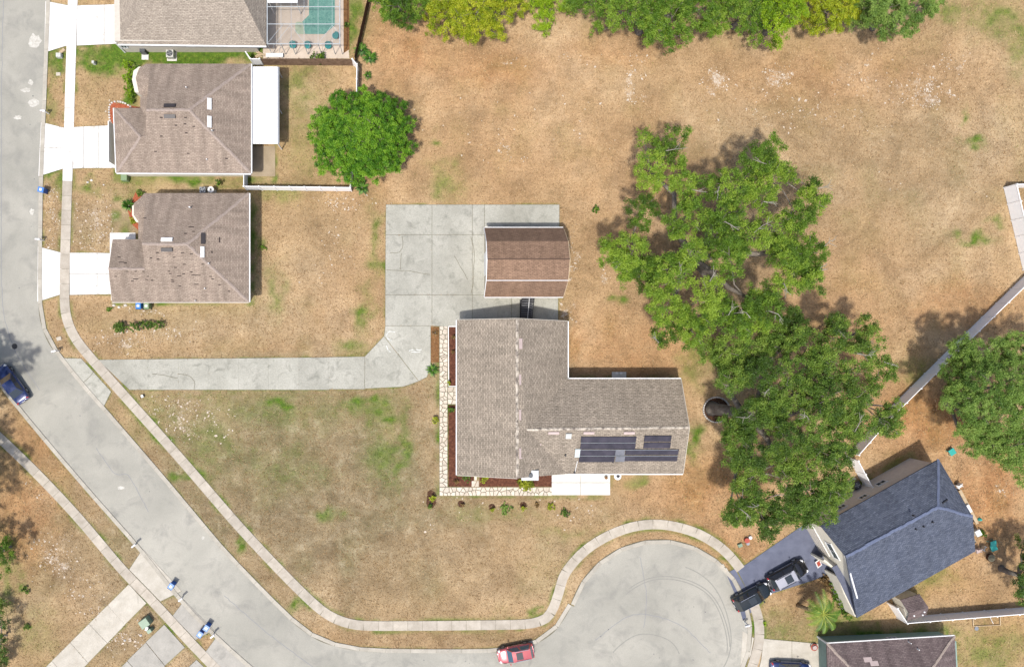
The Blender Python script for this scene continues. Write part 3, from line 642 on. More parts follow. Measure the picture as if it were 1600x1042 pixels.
def bed(name, poly, mat, label, z=.03):
    return tag(MB().prism(G2s(poly), -.05, z).build(name, M[mat]), label, None, None, 'structure')
bed('mulch_bed', [(700.5, 511), (714, 511), (714, 603), (701.5, 603)], 'mulch', 'narrow red mulch bed at the upper left house wall')
bed('mulch_bed', [(700.5, 633), (714, 633), (714, 744), (740, 744), (740, 750.5), (736, 760), (700.5, 760)], 'mulch', 'red mulch bed at the lower left house corner')
bed('mulch_bed', [(749, 744), (863, 738), (863, 760), (749, 760)], 'mulch', 'red mulch bed below the chimney')
bed('soil_strip', [(673, 511), (686, 511), (686, 566), (673, 566)], 'soil', 'brown soil strip between pad and flagstone walk')
bed('mulch_bed', [(171, 164), (176, 160), (218, 168), (222, 172), (180, 172), (180, 196), (172, 194)], 'orange_mulch', 'orange mulch bed beside the garage of the second house')
bed('mulch_bed', [(212, 300), (200, 330), (206, 350), (218, 362), (228, 362), (228, 312)], 'orange_mulch', 'orange mulch bed at the bay of the third house', .024)
edging = thing('bed_edging', 'white border edging of the narrow red mulch bed', 'garden edging', P(700, 510))
for a, b in (((700.5, 510), (714, 510)), ((700.5, 510), (701, 603)), ((701, 603.5), (714, 603.5))):
    MB().prism(G2s(strip_poly([a, b], 1.3)), 0, .12).build('edging_board', M['white'], edging)
ring = thing('stone_edging', 'curved white stone edging round the orange mulch bed', 'garden edging', P(174, 176))
for (x, y) in smoothline([(179, 197), (173, 192), (171, 180), (171, 168), (175, 161), (185, 159), (196, 162), (204, 167)], 3.6):
    MB().dome((*G2(x, y), .0), .15, .13, .14, 7, 3).build('stone', M['stone'], ring)
for (x, y, r, lab) in ((720.5, 787, 6.5, 'left'), (768.5, 792, 6.5, 'middle'), (817.5, 789, 6.5, 'right')):
    tag(MB().cyl((*G2(x, y), -.02), r * S, 0, .05, 18, r * S * .6).build('mulch_ring', M['dark_mulch']), None, None, None, 'structure')
tag(MB().prism(G2s([(668, 768), (673, 765), (680, 769), (681, 786), (677, 793), (669, 794), (666, 786)]), -.02, .03).build('mulch_ring', M['dark_mulch']), None, None, None, 'structure')
# slabs by the house
pt = tag(MB().prism(G2s([(862, 738), (953, 738), (953, 773), (862, 773)]), -.05, .03).build('patio', M['grey_conc']), 'white concrete patio slab on the south side of the L shaped house', None, None, 'structure')
for q in ([(862, 736), (906, 736), (906, 753), (862, 753)], [(907, 736), (953, 736), (953, 753), (907, 753)], [(862, 754), (906, 754), (906, 773), (862, 773)], [(907, 754), (953, 754), (953, 773), (907, 773)]):
    MB().prism(G2s(q), -.04, .08).build('patio_slab', M['patio'], pt)
tag(MB().prism(G2s([(389, 229), (430, 229), (430, 276), (389, 276)]), -.05, .06).build('patio', M['tan_patio']), 'tan concrete patio behind the second house', None, None, 'structure')
tag(MB().prism(G2s([(172, 364), (212, 364), (212, 398), (172, 398)]), -.05, .065).build('entry_slab', M['white_conc']), 'white entry slab at the third house', None, None, 'structure')
tag(MB().prism(G2s([(956, 581), (978, 581), (978, 592), (956, 592)]), -.05, .12).build('door_step', M['patio']), 'small concrete door step on the north wall', None, None, 'structure')

# ------------------------------------------------------------------ houses
def roof_part(polys, mat, parent, thick=.16, name='roof'):
    """sloping planes given as lists of points, with a thickness below"""
    key = {}; V = []; F = []
    def vid(p):
        k = (round(p[0], 3), round(p[1], 3), round(p[2], 3))
        if k not in key: key[k] = len(V); V.append(tuple(p))
        return key[k]
    for pl in polys:
        n = Vector((0, 0, 0)); c = [Vector(p) for p in pl]
        for i in range(len(c)): n += c[i].cross(c[(i + 1) % len(c)])
        if n.z < 0: pl = pl[::-1]
        F.append([vid(p) for p in pl])
    edges = {}
    for f in F:
        for i in range(len(f)): edges[(f[i], f[(i + 1) % len(f)])] = 1
    n = len(V); m = MB(); m.v = V + [(x, y, z - thick) for x, y, z in V]; m.f = [tuple(f) for f in F] + [tuple(i + n for i in f[::-1]) for f in F]
    for (a, b) in edges:
        if (b, a) not in edges: m.f.append((b, a, a + n, b + n))
    return m.build(name, M[mat], parent, uv=True)
def board(a, b, w, h, mat, name, parent, dz=0.0, out=(0, 0)):
    a = Vector(a); b = Vector(b); d = (b - a); L = d.length; d.normalize(); s = Vector((-d.y, d.x, 0)).normalized() * w / 2; o = Vector((out[0], out[1], dz))
    m = MB(); u = Vector((0, 0, h))
    v = [a - s + o, a + s + o, b + s + o, b - s + o]; v = [p - u for p in v] + v
    m.add(v, [(3, 2, 1, 0), (4, 5, 6, 7), (0, 1, 5, 4), (1, 2, 6, 5), (2, 3, 7, 6), (3, 0, 4, 7)])
    return m.build(name, M[mat], parent)
def caps(a, b, parent, mat='roof_ridge', w=.32, step=.45, name='ridge_cap'):
    """row of overlapping ridge tiles along a ridge, each folded over it"""
    a = Vector(a); b = Vector(b); d = b - a; L = d.length; d.normalize(); s = Vector((-d.y, d.x, 0)).normalized(); n = max(1, round(L / step)); m = MB()
    for i in range(n):
        p = a + d * (L * i / n); q = a + d * (L * (i + 1.12) / n if i < n - 1 else L); j = random.uniform(-.04, .04); ww = w * random.uniform(.85, 1.1)
        up = Vector((0, 0, .05)); up2 = Vector((0, 0, .025)); dn = Vector((0, 0, -ww * .32))
        m.add([p + s * (ww + j) + up + dn, p + up, p - s * (ww - j) + up + dn, q + s * (ww + j) + up2 + dn, q + up2, q - s * (ww - j) + up2 + dn], [(0, 3, 4, 1), (1, 4, 5, 2)])
    o = m.build(name, M[mat], parent); o['kind'] = 'stuff'; return o
def on_slope(cx, cy, plane, dx, dy, th, mat, name, parent, lift_=.0, ang=0):
    """a flat box lying on a roof plane (three points), centred where photo pixel cx,cy meets it; dx along the horizontal of the plane"""
    a, b, c = [Vector(p) for p in plane]; p = on_plane(cx, cy, a, b, c); n = (b - a).cross(c - a).normalized()
    if n.z < 0: n = -n
    h = Vector((0, 0, 1)).cross(n).normalized(); t = n.cross(h)
    if ang: h, t = h * math.cos(ang) + t * math.sin(ang), t * math.cos(ang) - h * math.sin(ang)
    Mx = Matrix((( h.x, t.x, n.x, p.x), (h.y, t.y, n.y, p.y), (h.z, t.z, n.z, p.z), (0, 0, 0, 1)))
    m = MB().box((0, 0, th / 2 + lift_), (dx, dy, th), m=Mx)
    return m.build(name, M[mat], parent)
def wall_box(poly, z, mat, parent, name='wall'): return MB().prism(poly, -.05, z).build(name, M[mat], parent)
def window(parent, p, along, w, h, z, out, glass='glass'):
    """framed window: p = (x,y) on the wall face, along = unit wall direction, out = outward unit normal"""
    fr = MB(); a = Vector((along[0], along[1], 0)); o = Vector((out[0], out[1], 0)); c = Vector((p[0], p[1], z))
    rz = math.atan2(a.y, a.x); t = .09
    for (u, v_, du, dv) in ((0, h / 2, w + 2 * t, t), (0, -h / 2, w + 2 * t, t), (-w / 2, 0, t, h), (w / 2, 0, t, h), (0, 0, .05, h)):
        fr.box(c + a * u + Vector((0, 0, v_)) + o * .02, (du, .1, dv), rz)
    f = fr.build('window', M['white'], parent)
    MB().box(c + o * .01, (w, .05, h), rz).build('pane', M[glass], f)
    return f
def pipe(cx, cy, plane, parent, r=.06, h=.35, mat='white', name='roof_pipe'):
    p = on_plane(cx, cy, *[Vector(q) for q in plane]); return MB().cyl(p, r, -.1, h, 8).build(name, M[mat], parent)

# house at the top left, pool behind
hs = thing('house', 'tan roofed house at the top left, its back against the screened pool', 'house', P(300, 20))
e = 2.7
wall_box(G2s([(196, -90), (405, -90), (405, 82), (196, 82)]), e + .2, 'grey_wall', hs)
A_, B_, C_, D_ = P(184, 69, e), P(416, 72, e), P(416, -110, e), P(180, -110, e); R1, R2 = P(240, -18, 5.4), P(372, -18, 5.4)
roof_part([[A_, B_, R2, R1], [B_, C_, R2], [C_, D_, R1, R2], [D_, A_, R1]], 'roof_tan', hs)
board(A_, B_, .14, .16, 'white', 'gutter', hs, .02, (0, -.08))
for x in (305, 332): window(hs, G2(x, 82.2), (1, 0), .9, .7, 1.9, (0, -1))
window(hs, G2(203, 82.2), (1, 0), .7, 1.0, 1.7, (0, -1))
MB().box((*G2(196, 81.5), 1.3), (.15, .3, 2.5)).build('downpipe', M['white'], hs)
# pool
pd = tag(MB().prism(G2s([(411, -60), (536, -60), (546, 92), (411, 92)]), -.05, .05).build('pool_deck', M['deck']), 'pale pink pool deck inside the screen cage', None, None, 'structure')
tag(MB().prism(G2s([(536.5, -60), (545, -60), (546, 78), (537, 84)]), -.05, .055).build('soil_strip', M['soil']), 'brown soil strip right of the pool deck', None, None, 'structure')
pool_poly = [(482, -60), (524, -60), (524, 41), (517, 47), (507.6, 55), (464, 55), (461, 50.5), (461, 37), (464, 34.5), (471, 34.5), (482, 24)]
rim = MB().prism(G2s(pool_poly), -.04, .085).build('pool_coping', M['deck']); rim['kind'] = 'structure'
tag(MB().prism(G2s([(483, -60), (523.3, -60), (523.3, 40.6), (516.6, 46.4), (507.2, 54.3), (477, 54.3), (475, 45), (472.5, 34.8), (483, 24.6)]), -.04, .095).build('pool_water', M['water']), 'turquoise swimming pool water under the cage', None, None, 'structure')
tag(MB().prism(G2s([(476.4, 54.3), (464.4, 54.3), (461.6, 50.3), (461.6, 37.3), (464.4, 35.2), (471.9, 35.2), (474.4, 45)]), -.04, .093).build('pool_ledge', M['ledge']), 'shallow pale ledge of the pool', None, None, 'structure')
cage = thing('pool_cage', 'white framed screen cage over the swimming pool', 'pool enclosure', P(475, 40))
zc = 2.8
def bar(p, q, r=.05, name='cage_beam'): MB().tube([p, q], r, 5).build(name, M['cage'], cage)
yb = 84.5
for y in (11, 38, 69): bar(P(417.5, y, zc), P(531, y, zc), .04 if y < 60 else .05)
bar(P(417.5, -40, zc), P(417.5, 69, zc), .07); bar(P(531, -40, zc), P(531, 69, zc), .06)
for x in (439, 455, 475, 497, 519): bar(P(x, -40, zc), P(x, 69, zc), .02)
for a, b in (((418, 68), (442, 39)), ((431, 67), (454, 39)), ((454, 39), (476, 68)), ((498, 67), (519, 40)), ((519, 40), (531, 53))): bar(P(*a, zc), P(*b, zc), .02, 'cage_brace')
for x in (417.5, 439, 455, 475, 497, 519, 531):
    t = P(x, 69, zc); bar(t, Vector((t.x, t.y, .05)), .045, 'cage_post')
for x0, x1 in ((417.5, 428), (428, 439), (455, 465), (475, 484), (497, 505)):
    t = P(x1, 69, zc); b = P(x0, 69, zc); bar(t, Vector((b.x, b.y, .05)), .025, 'cage_brace')
for xa, xb in zip((417.5, 439, 455, 475, 497, 519), (439, 455, 475, 497, 519, 531)):
    for ya, yb_ in zip((-40, 11, 38), (11, 38, 69)):
        MB().poly([P(xa + .5, yb_, zc - .03), P(xb - .5, yb_, zc - .03), P(xb - .5, ya, zc - .03), P(xa + .5, ya, zc - .03)]).build('screen', M['screen'], cage)
al = thing('patio_roof', 'short white aluminium roof over the pool end at the top edge', 'patio roof', P(440, -10))
MB().prism([tuple(P(x, y, 2.95)[:2]) for x, y in ((418, -40), (465, -40), (465, 5), (418, 5))], 2.93, 3.0).build('roof_panel', M['alum'], al)
for x in (420, 463): MB().tube([P(x, 3, 2.9), P(x, 3, 2.9) - Vector((0, 0, 2.85))], .05, 6).build('post', M['white'], al)
def tub(px, py, label, first=[]):
    if not first:
        t = thing('patio_chair', label, 'patio chair', (0, 0, 0), 'teal round patio chairs')
        MB().cyl((0, 0, 0), .30, .28, .46, 14, .40).build('seat', M['teal_dk'], t, local=True)
        m = MB(); m.tube([(.36 * math.cos(a), .36 * math.sin(a), .62 + .1 * math.sin(a)) for a in np.linspace(.2, math.pi - .2, 7)], .06, 6); m.build('backrest', M['teal_dk'], t, local=True)
        for k in range(4):
            a = math.pi / 4 + k * math.pi / 2; MB().tube([(.2 * math.cos(a), .2 * math.sin(a), .3), (.3 * math.cos(a), .3 * math.sin(a), 0)], .025, 5).build('leg', M['white'], t, local=True)
        first.append(t); o = t
    else: o = copy_tree(first[0])
    o['label'] = label; p = P(px, py, .05); o.location = (p.x, p.y, .05); return o
tub(458.5, 73.5, 'teal round patio chair left end of the row inside the cage'); tub(481.5, 74, 'teal round patio chair in the middle of the row by the pool')
tub(513.5, 74.3, 'teal round patio chair right end of the row inside the cage'); o = tub(525, 59, 'teal round patio chair nearest the pool corner'); o.rotation_euler.z = -1.2
# things left of the cage
gt = thing('gate', 'small white vinyl gate between the first two houses', 'gate', P(395, 98))
for a, b in (((390, 92), (397, 102)), ((397, 102), (411, 102))):
    MB().prism(G2s(strip_poly([a, b], .9)), .05, 1.7).build('gate_panel', M['vinyl'], gt)
for x, y in ((390, 92), (397, 102), (411, 102)): MB().box((*G2(x, y), .9), (.13, .13, 1.8)).build('post', M['vinyl'], gt)
bn = thing('bench', 'long white bench on the walkway below the pool cage', 'bench', P(430, 89))
MB().box((*G2(430, 89), .42), (2.0, .45, .07)).build('seat', M['white'], bn)
for x in (419, 441): MB().box((*G2(x, 89), .2), (.1, .4, .4)).build('leg', M['white'], bn)
bx = thing('firewood_pile', 'jumble of pale boards beside the white gate', 'wood pile', P(405, 86))
for k in range(7):
    MB().box((*G2(402 + k * 1.4, 87 + random.uniform(-3, 3)), .08 + .03 * k), (.9, .12, .06), random.uniform(-.8, .8)).build('board', M['wood'], bx)

# ---- the two hip roofed houses on the left
def hip_house(name, label, dy, wing):
    h = thing(name, label, 'house', P(310, 190 + dy)); e, r = 2.9, 5.45; Y = lambda y: y + dy
    wall_box(G2s([(236, Y(120)), (389, Y(120)), (389, Y(277)), (190, Y(277)), (190, Y(190)), (236, Y(190))]), e - .03, 'cream', h)
    return h
# second house
h2 = thing('house', 'brown hip roofed house with white aluminium patio roof behind', 'house', P(310, 190))
e, rz_ = 2.9, 5.45
wall_box(G2s([(240, 121), (391, 121), (391, 276), (196, 276), (196, 188), (240, 188)]), e - .17, 'cream', h2)
NWc, NEc, SEc, SWc, WN = P(235, 100, e), P(392, 100, e), P(392, 271, e), P(182, 270, e), P(178, 169, e)
RA, RB = P(228, 172, rz_), P(295, 172, rz_)
plS = (SEc, SWc, RB); W2 = P(178, 270, e)
wingR = on_plane(219, 214, *plS); wingE = on_plane(228, 214, *plS); wingNE = P(228, 169, e)
roof_part([[SWc, SEc, RB, RA, wingE, wingR]], 'roof_brown', h2)
roof_part([[NEc, SEc, RB]], 'roof_brown', h2); roof_part([[NWc, NEc, RB, RA]], 'roof_brown', h2)
roof_part([[WN, SWc, wingR]], 'roof_brown', h2); roof_part([[WN, wingNE, wingE, wingR]], 'roof_brown', h2)
MB().prism([tuple(P(228, 200, 4.2)[:2]), tuple(P(231, 172, 5.2)[:2]), tuple(P(234, 172, 5.2)[:2]), tuple(P(232, 212, 4.2)[:2])], 2.7, 3.8).build('gable_wall', M['cream'], h2)
bayc = P(235, 126, 3.7)
bp = [P(228, 100, e), P(217, 107, e), P(212, 122, e), P(217, 146, e), P(224, 152, e), P(236, 152, e), P(236, 100, e)]
roof_part([[bp[i], bp[i + 1], bayc] for i in range(5)] + [[bp[6], bp[0], bayc]], 'roof_brown', h2, name='bay_roof')
MB().prism([tuple(p[:2]) for p in [P(x, y) for x, y in ((232, 120), (224, 126), (222, 140), (226, 158), (240, 160), (240, 120))]], 0, 2.75).build('bay_wall', M['cream'], h2)
roof_part([[P(219, 151, e - .1), P(231, 151, 3.5), P(229, 180, 3.5), P(219, 179, e - .1)]], 'roof_brown', h2, name='entry_roof')
caps(wingR, WN, h2, 'ridge_brown', .14, .5); caps(RA, RB, h2, 'ridge_brown', .16, .5); caps(RB, NEc, h2, 'ridge_brown', .16, .5); caps(RB, SEc, h2, 'ridge_brown', .16, .5); caps(wingR, SWc, h2, 'ridge_brown', .16, .5)
board(SWc, SEc, .12, .18, 'white', 'gutter', h2, .01, (0, -.08)); board(NEc, SEc, .12, .18, 'white', 'gutter', h2, .01, (.08, 0)); board(WN, SWc, .1, .18, 'white', 'gutter', h2, .01, (-.07, 0))
pN, pSl, pE = (NWc, NEc, RA), plS, (NEc, SEc, RB)
on_slope(265.5, 166, pN, 1.25, .42, .16, 'dark_skylight', 'roof_vent', h2); on_slope(265.5, 182, pSl, 1.25, .42, .16, 'dark_skylight', 'roof_vent', h2)
on_slope(327, 163, pE, 1.25, .45, .16, 'white', 'roof_vent', h2); on_slope(327, 191, pE, 1.25, .45, .16, 'white', 'roof_vent', h2)
pipe(332, 205, pSl, h2); pipe(324, 250, pSl, h2); pipe(292, 138, pN, h2)
for (x, y) in ((252, 184), (290, 184), (275, 196), (289, 194), (303, 198), (291, 208), (252, 213), (243, 237), (294, 240), (354, 248)):
    on_slope(x, y, pSl, .3, .12, .02, 'patch', 'bare_shingle_spot', h2, .005)
MB().box((*G2(183, 230), 1.2), (.12, 4.6, 2.1)).build('garage_door', M['white'], h2)
ap = thing('patio_roof', 'white aluminium patio roof on the back of the second house', 'patio roof', P(412, 165))
for k in range(6):
    x0, x1 = 392 + k * 7, 392 + (k + 1) * 7 - .25
    MB().prism([tuple(P(x, y, 2.7)[:2]) for x, y in ((x0, 104.5), (x1, 104.5), (x1, 225), (x0, 225))], 2.62, 2.70).build('roof_panel', M['alum'], ap)
MB().prism([tuple(P(x, y, 2.6)[:2]) for x, y in ((434.2, 105), (436.5, 105), (436.5, 225), (434.2, 225))], 2.55, 2.64).build('gutter', M['metal'], ap)
for y in (107, 165, 223):
    p = P(433, y, 2.6); MB().box((p.x, p.y, 1.3), (.1, .1, 2.6)).build('post', M['white'], ap)
# third house
h3 = thing('house', 'brown hip roofed house with many dark torn shingle spots', 'house', P(310, 393))
wall_box(G2s([(236, 318), (391, 318), (391, 472), (190, 472), (190, 384), (236, 384)]), e - .17, 'cream', h3)
NWc, NEc, SEc, SWc = P(228, 302, e), P(389, 302, e), P(389, 472, e), P(175, 472, e)
RA, RB = P(222, 381, rz_), P(292, 382, rz_); plS = (SEc, SWc, RB)
wgW = on_plane(169.5, 420, *plS); wgE = on_plane(226, 420, *plS); wN, wNE = P(176, 374, 3.0), P(224, 374, 3.0)
roof_part([[SWc, SEc, RB, RA, wgE, wgW]], 'roof_brown', h3); roof_part([[NEc, SEc, RB]], 'roof_brown', h3); roof_part([[NWc, NEc, RB, RA]], 'roof_brown', h3)
roof_part([[wN, wNE, wgE, wgW]], 'roof_brown', h3)
gx = G2(194, 400)[0]
MB().add([(gx, p.y, z) for p, z in ((wN, 2.7), (P(0, 472, e), 2.7), (wgW, 4.0))] + [(gx + .15, p.y, z) for p, z in ((wN, 2.7), (P(0, 472, e), 2.7), (wgW, 4.0))], [(0, 2, 1), (3, 4, 5), (0, 1, 4, 3), (1, 2, 5, 4), (2, 0, 3, 5)]).build('gable_wall', M['cream'], h3)
bayc = P(231, 326, 3.7)
bp = [P(226, 302, e), P(216, 312, e), P(209, 318, e), P(209, 336, e), P(216, 346, e), P(232, 348, e), P(232, 302, e)]
roof_part([[bp[i], bp[i + 1], bayc] for i in range(5)] + [[bp[6], bp[0], bayc]], 'roof_brown', h3, name='bay_roof')
MB().prism(G2s([(232, 322), (222, 330), (222, 344), (228, 354), (240, 356), (240, 322)]), 0, 2.75).build('bay_wall', M['cream'], h3)
roof_part([[P(216, 343, e - .1), P(229, 343, 3.5), P(226, 384, 3.5), P(216, 384, e - .1)]], 'roof_brown', h3, name='entry_roof')
caps(RA, RB, h3, 'ridge_brown', .16, .5); caps(RB, NEc, h3, 'ridge_brown', .16, .5); caps(RB, SEc, h3, 'ridge_brown', .16, .5); caps(wgW, wgE, h3, 'ridge_brown', .14, .5)
board(NEc, SEc, .12, .18, 'white', 'gutter', h3, .01, (.08, 0)); board(SWc, SEc, .06, .16, 'tan_wall', 'gutter', h3, .0, (0, -.05))
pN, pSl, pE, pW = (NWc, NEc, RA), plS, (NEc, SEc, RB), (wN, wNE, wgE)
on_slope(261, 375, pN, 1.25, .42, .16, 'white', 'roof_vent', h3); on_slope(261, 390, pSl, 1.25, .42, .16, 'dark_skylight', 'roof_vent', h3)
on_slope(317, 373, pE, 1.2, .42, .16, 'dark_skylight', 'roof_vent', h3); on_slope(316, 394, pE, 1.2, .42, .16, 'white', 'roof_vent', h3)
pipe(298, 325, pN, h3, .08, .5); pipe(327, 412, pE, h3); pipe(321, 451, pSl, h3); pipe(306, 470, pSl, h3, .05, .3)
for (x, y, w) in ((199, 424, .25), (212, 424, .25), (224, 424, .25), (181, 432, .3), (207, 439, .3), (212, 436, .6), (231, 432, .25), (229, 437, .25), (238, 438, .25), (246, 395, .3), (236, 403, .25), (247, 405, .3), (285, 395, .35), (299, 397, .35), (272, 402, .3), (288, 413, .35), (274, 418, .3), (264, 424, .25), (266, 428, .25), (287, 428, .3), (280, 431, .45), (299, 425, .25), (306, 430, 1.0), (269, 437, .3), (270, 440, .3), (281, 447, .3), (307, 444, .45), (317, 413, .3), (329, 432, .3), (332, 436, .25), (343, 445, .25), (358, 455, .25)):
    on_slope(x, y, pSl, w, .1, .02, 'patch', 'bare_shingle_spot', h3, .005)
for (x, y, w) in ((226, 341, .4), (299, 355, .6), (290, 365, .3), (302, 362, .3)): on_slope(x, y, pN, w, .1, .02, 'patch', 'bare_shingle_spot', h3, .005)
for (x, y, w) in ((186, 402, .3), (190, 410, .6), (196, 411, .3)): on_slope(x, y, pW, w, .1, .02, 'patch', 'bare_shingle_spot', h3, .005)
for (x, y, w) in ((343, 375, .6), (331, 394, .25)): on_slope(x, y, pE, w, .12, .02, 'patch', 'bare_shingle_spot', h3, .005)
MB().box((*G2(188, 428), 1.2), (.12, 4.6, 2.1)).build('garage_door', M['white'], h3)

# ---- the L shaped main house
mh = thing('house', 'large L shaped house with weathered grey shingles and black solar mats', 'house', P(840, 640))
e, rz_ = 2.9, 5.3
wall_box(G2s([(718, 508), (873, 508), (873, 597), (1042, 597), (1042, 727), (843, 727), (843, 735), (718, 735)]), e - .18, 'cream', mh)
nw, ne, sw, se_, rn, rs = P(714, 500, e), P(887, 502, e), P(714, 742, e), P(846, 740, e), P(808, 498, rz_), P(808, 747, rz_)
ix, = (P(887, 592, e),)
wr_e = P(1077, 668, rz_ - .1); ene, ese = P(1064, 592, e), P(1067, 740, e)
plEast = (ne, P(887, 590, e), rn); plNorthW = (ix, ene, wr_e); v_top = P(823, 671, rz_ - .12)
roof_part([[nw, sw, rs, rn]], 'roof_main', mh); 
ser = P(887, 740, e)
roof_part([[ne, ix, v_top, ser, P(846, 743, 4.05), rs, rn]], 'roof_main', mh) if False else None
# east slope of the long wing: its eave runs from the north gable to the inner corner, then two valleys
roof_part([[ne, ix, v_top, rs, rn]], 'roof_main', mh); roof_part([[v_top, ser, rs]], 'roof_main', mh)
roof_part([[ix, ene, wr_e, v_top]], 'roof_main', mh); roof_part([[ser, ese, wr_e, v_top]], 'roof_main', mh)
for (a, b, c) in ((P(718, 742, e - .1), P(884, 742, e - .1), P(808, 742, 5.0)), (P(718, 503, e - .1), P(884, 503, e - .1), P(808, 503, 5.0))):
    dy = Vector((0, .35 if a.y < 0 else -.35, 0)); MB().add([a + dy, b + dy, c + dy, a + dy * 1.6, b + dy * 1.6, c + dy * 1.6], [(0, 1, 2), (5, 4, 3), (0, 3, 4, 1), (1, 4, 5, 2), (2, 5, 3, 0)]).build('gable_wall', M['cream'], mh)
caps(rn, rs, mh, 'roof_ridge', .15, .62); caps(v_top, wr_e, mh, 'roof_ridge', .13, .62)
for a, b, o_ in ((nw, sw, (-.07, 0)), (ne, ix, (.07, 0)), (ix, ene, (0, .07)), (ser, ese, (0, -.06))): board(a, b, .11, .18, 'white', 'gutter', mh, .012, o_)
for a, b, o_ in ((nw, rn, (0, .04)), (rn, ne, (0, .04)), (sw, rs, (0, -.04)), (ene, wr_e, (.04, 0)), (wr_e, ese, (.04, 0))): board(a, b, .05, .18, 'grey_wall', 'rake_board', mh, .012, o_)
pE, pS2 = (ne, ix, rn), (ser, ese, v_top)
for y in (537, 593, 648, 708): on_slope(813, y, pE, 1.15, .38, .12, 'pink', 'roof_vent', mh)
for x in (865, 920, 983): on_slope(x, 676, pS2, 1.2, .3, .1, 'pink', 'roof_vent', mh)
sk = on_slope(888, 680, pS2, .62, .62, .22, 'ac', 'skylight', mh); on_slope(888, 680, pS2, .44, .44, .03, 'skylight', 'skylight_dome', sk, .225)
for q in ((908, 993, 681.5, 690.5), (907, 992, 691.5, 701), (1006.5, 1048, 680, 689.5), (1005.5, 1047, 690.5, 700), (905.5, 961, 702.5, 711), (977, 1059.5, 701, 710), (904.5, 960, 712, 721.5), (976, 1058, 711, 720)):
    on_slope((q[0] + q[1]) / 2, (q[2] + q[3]) / 2, pS2, (q[1] - q[0]) * S * .955, (q[3] - q[2]) * S * 1.02, .05, 'solar', 'solar_panel', mh, .05)
for yy in (706.5, 716.5): on_slope(968.5, yy, pS2, 14.5 * S * .955, 9 * S, .05, 'solar_grey', 'solar_panel', mh, .05)
on_slope(902, 707, pS2, .55, 1.05, .1, 'skylight', 'solar_manifold', mh, .03)
for y0 in (691, 702, 711.5): on_slope(950 if y0 < 700 else 982, y0, pS2, (85 if y0 < 700 else 153) * S * .95, .05, .06, 'metal', 'solar_rail', mh, .06)
pa, pb = on_plane(902, 720, *[Vector(q) for q in pS2]), on_plane(898, 738, *[Vector(q) for q in pS2])
MB().tube([pa + Vector((0, 0, .08)), pb + Vector((0, 0, .08))], .035, 6).build('solar_pipe', M['white'], mh)
pipe(883, 711, pS2, mh, .1, .35, 'dark'); pipe(844, 694, pE, mh, .08, .3, 'pink'); pipe(897, 738, pS2, mh, .1, .3, 'dark'); pipe(957, 722, pS2, mh, .06, .2, 'dark')
# chimney: white box with metal cap and dark flue
cp = P(828, 741, 4.6); ch = MB().box((cp.x, cp.y - .1, 2.3), (1.75, .95, 4.6)).build('chimney', M['white'], mh)
MB().box((cp.x, cp.y - .1, 4.64), (1.9, 1.1, .08)).build('chimney_cap', M['metal'], ch); MB().cyl((cp.x + .05, cp.y - .1, 4.68), .24, 0, .22, 12).build('flue', M['acgrille'], ch)
for x in (740, 780): window(mh, G2(x, 735.2), (1, 0), 1.2, 1.2, 1.5, (0, -1))
window(mh, G2(1000, 596.8), (1, 0), 1.2, 1.2, 1.5, (0, 1)); MB().box((*G2(967, 596.7), 1.05), (.9, .06, 2.05)).build('door', M['white'], mh)
for x, lab in ((962.5, 'left'), (969, 'right')):
    t = tag(MB().cyl((0, 0, 0), .13, 0, .3, 10, .16).build('planter', M['white']), 'white planter on the north door step, ' + lab + ' of the pair', 'planter', 'white planters'); t.location = (*G2(x, 583), .12)

# ---- barn
bn = thing('barn', 'gambrel roofed red brown barn on the concrete pad', 'barn', P(815, 414))
xl, xr = P(757, 0, 2.5).x, P(880, 0, 2.5).x; 
yN, yN2, yR, yS2, yS = P(0, 356, 2.5).y, P(0, 377, 5.1).y, P(0, 405, 6.0).y, P(0, 438, 5.1).y, P(0, 464, 2.5).y
prof = [(yN, 2.5), (yN2, 5.1), (yR, 6.0), (yS2, 5.1), (yS, 2.5)]
for (a, b) in zip(prof, prof[1:]):
    roof_part([[Vector((xl, a[0], a[1])), Vector((xr, a[0], a[1])), Vector((xr, b[0], b[1])), Vector((xl, b[0], b[1]))]], 'roof_barn', bn, .1)
for (x0, x1, mt) in ((xl - .07, xl - .01, 'white'), (xr + .01, xr + .05, 'wood')):
    for (a, b) in zip(prof, prof[1:]): board(Vector((x0 + .03, a[0], a[1] + .012)), Vector((x0 + .03, b[0], b[1] + .012)), .07, .2, mt, 'rake_board', bn)
board(Vector((xl, yN + .05, 2.5)), Vector((xr, yN + .05, 2.5)), .08, .14, 'white', 'eave_trim', bn); board(Vector((xl, yS - .05, 2.5)), Vector((xr, yS - .05, 2.5)), .08, .14, 'white', 'eave_trim', bn)
board(Vector((xl, yS2 - .02, 5.13)), Vector((xr, yS2 - .02, 5.13)), .07, .06, 'white', 'roof_trim', bn)
board(Vector((xl, yR, 6.03)), Vector((xr, yR, 6.03)), .14, .04, 'roof_barn', 'ridge_cap', bn)
wp = [(yN - .25, 0), (yN - .25, 2.45), (yN2 - .1, 4.9), (yR, 5.85), (yS2 + .1, 4.9), (yS + .25, 2.45), (yS + .25, 0)]
v = [(xl + .25, y, z) for y, z in wp] + [(xr - .3, y, z) for y, z in wp]; n = len(wp)
MB().add(v, [tuple(range(n)), tuple(range(2 * n - 1, n - 1, -1))] + [(i, n + i, n + (i + 1) % n, (i + 1) % n) for i in range(n)]).build('wall', M['barn_wall'], bn)
MB().box((xl + .22, (yN + yS) / 2, 1.25), (.08, 2.6, 2.4)).build('barn_door', M['white'], bn)
st = thing('staircase', 'dark open tread staircase between barn and house', 'stairs', P(822, 482))
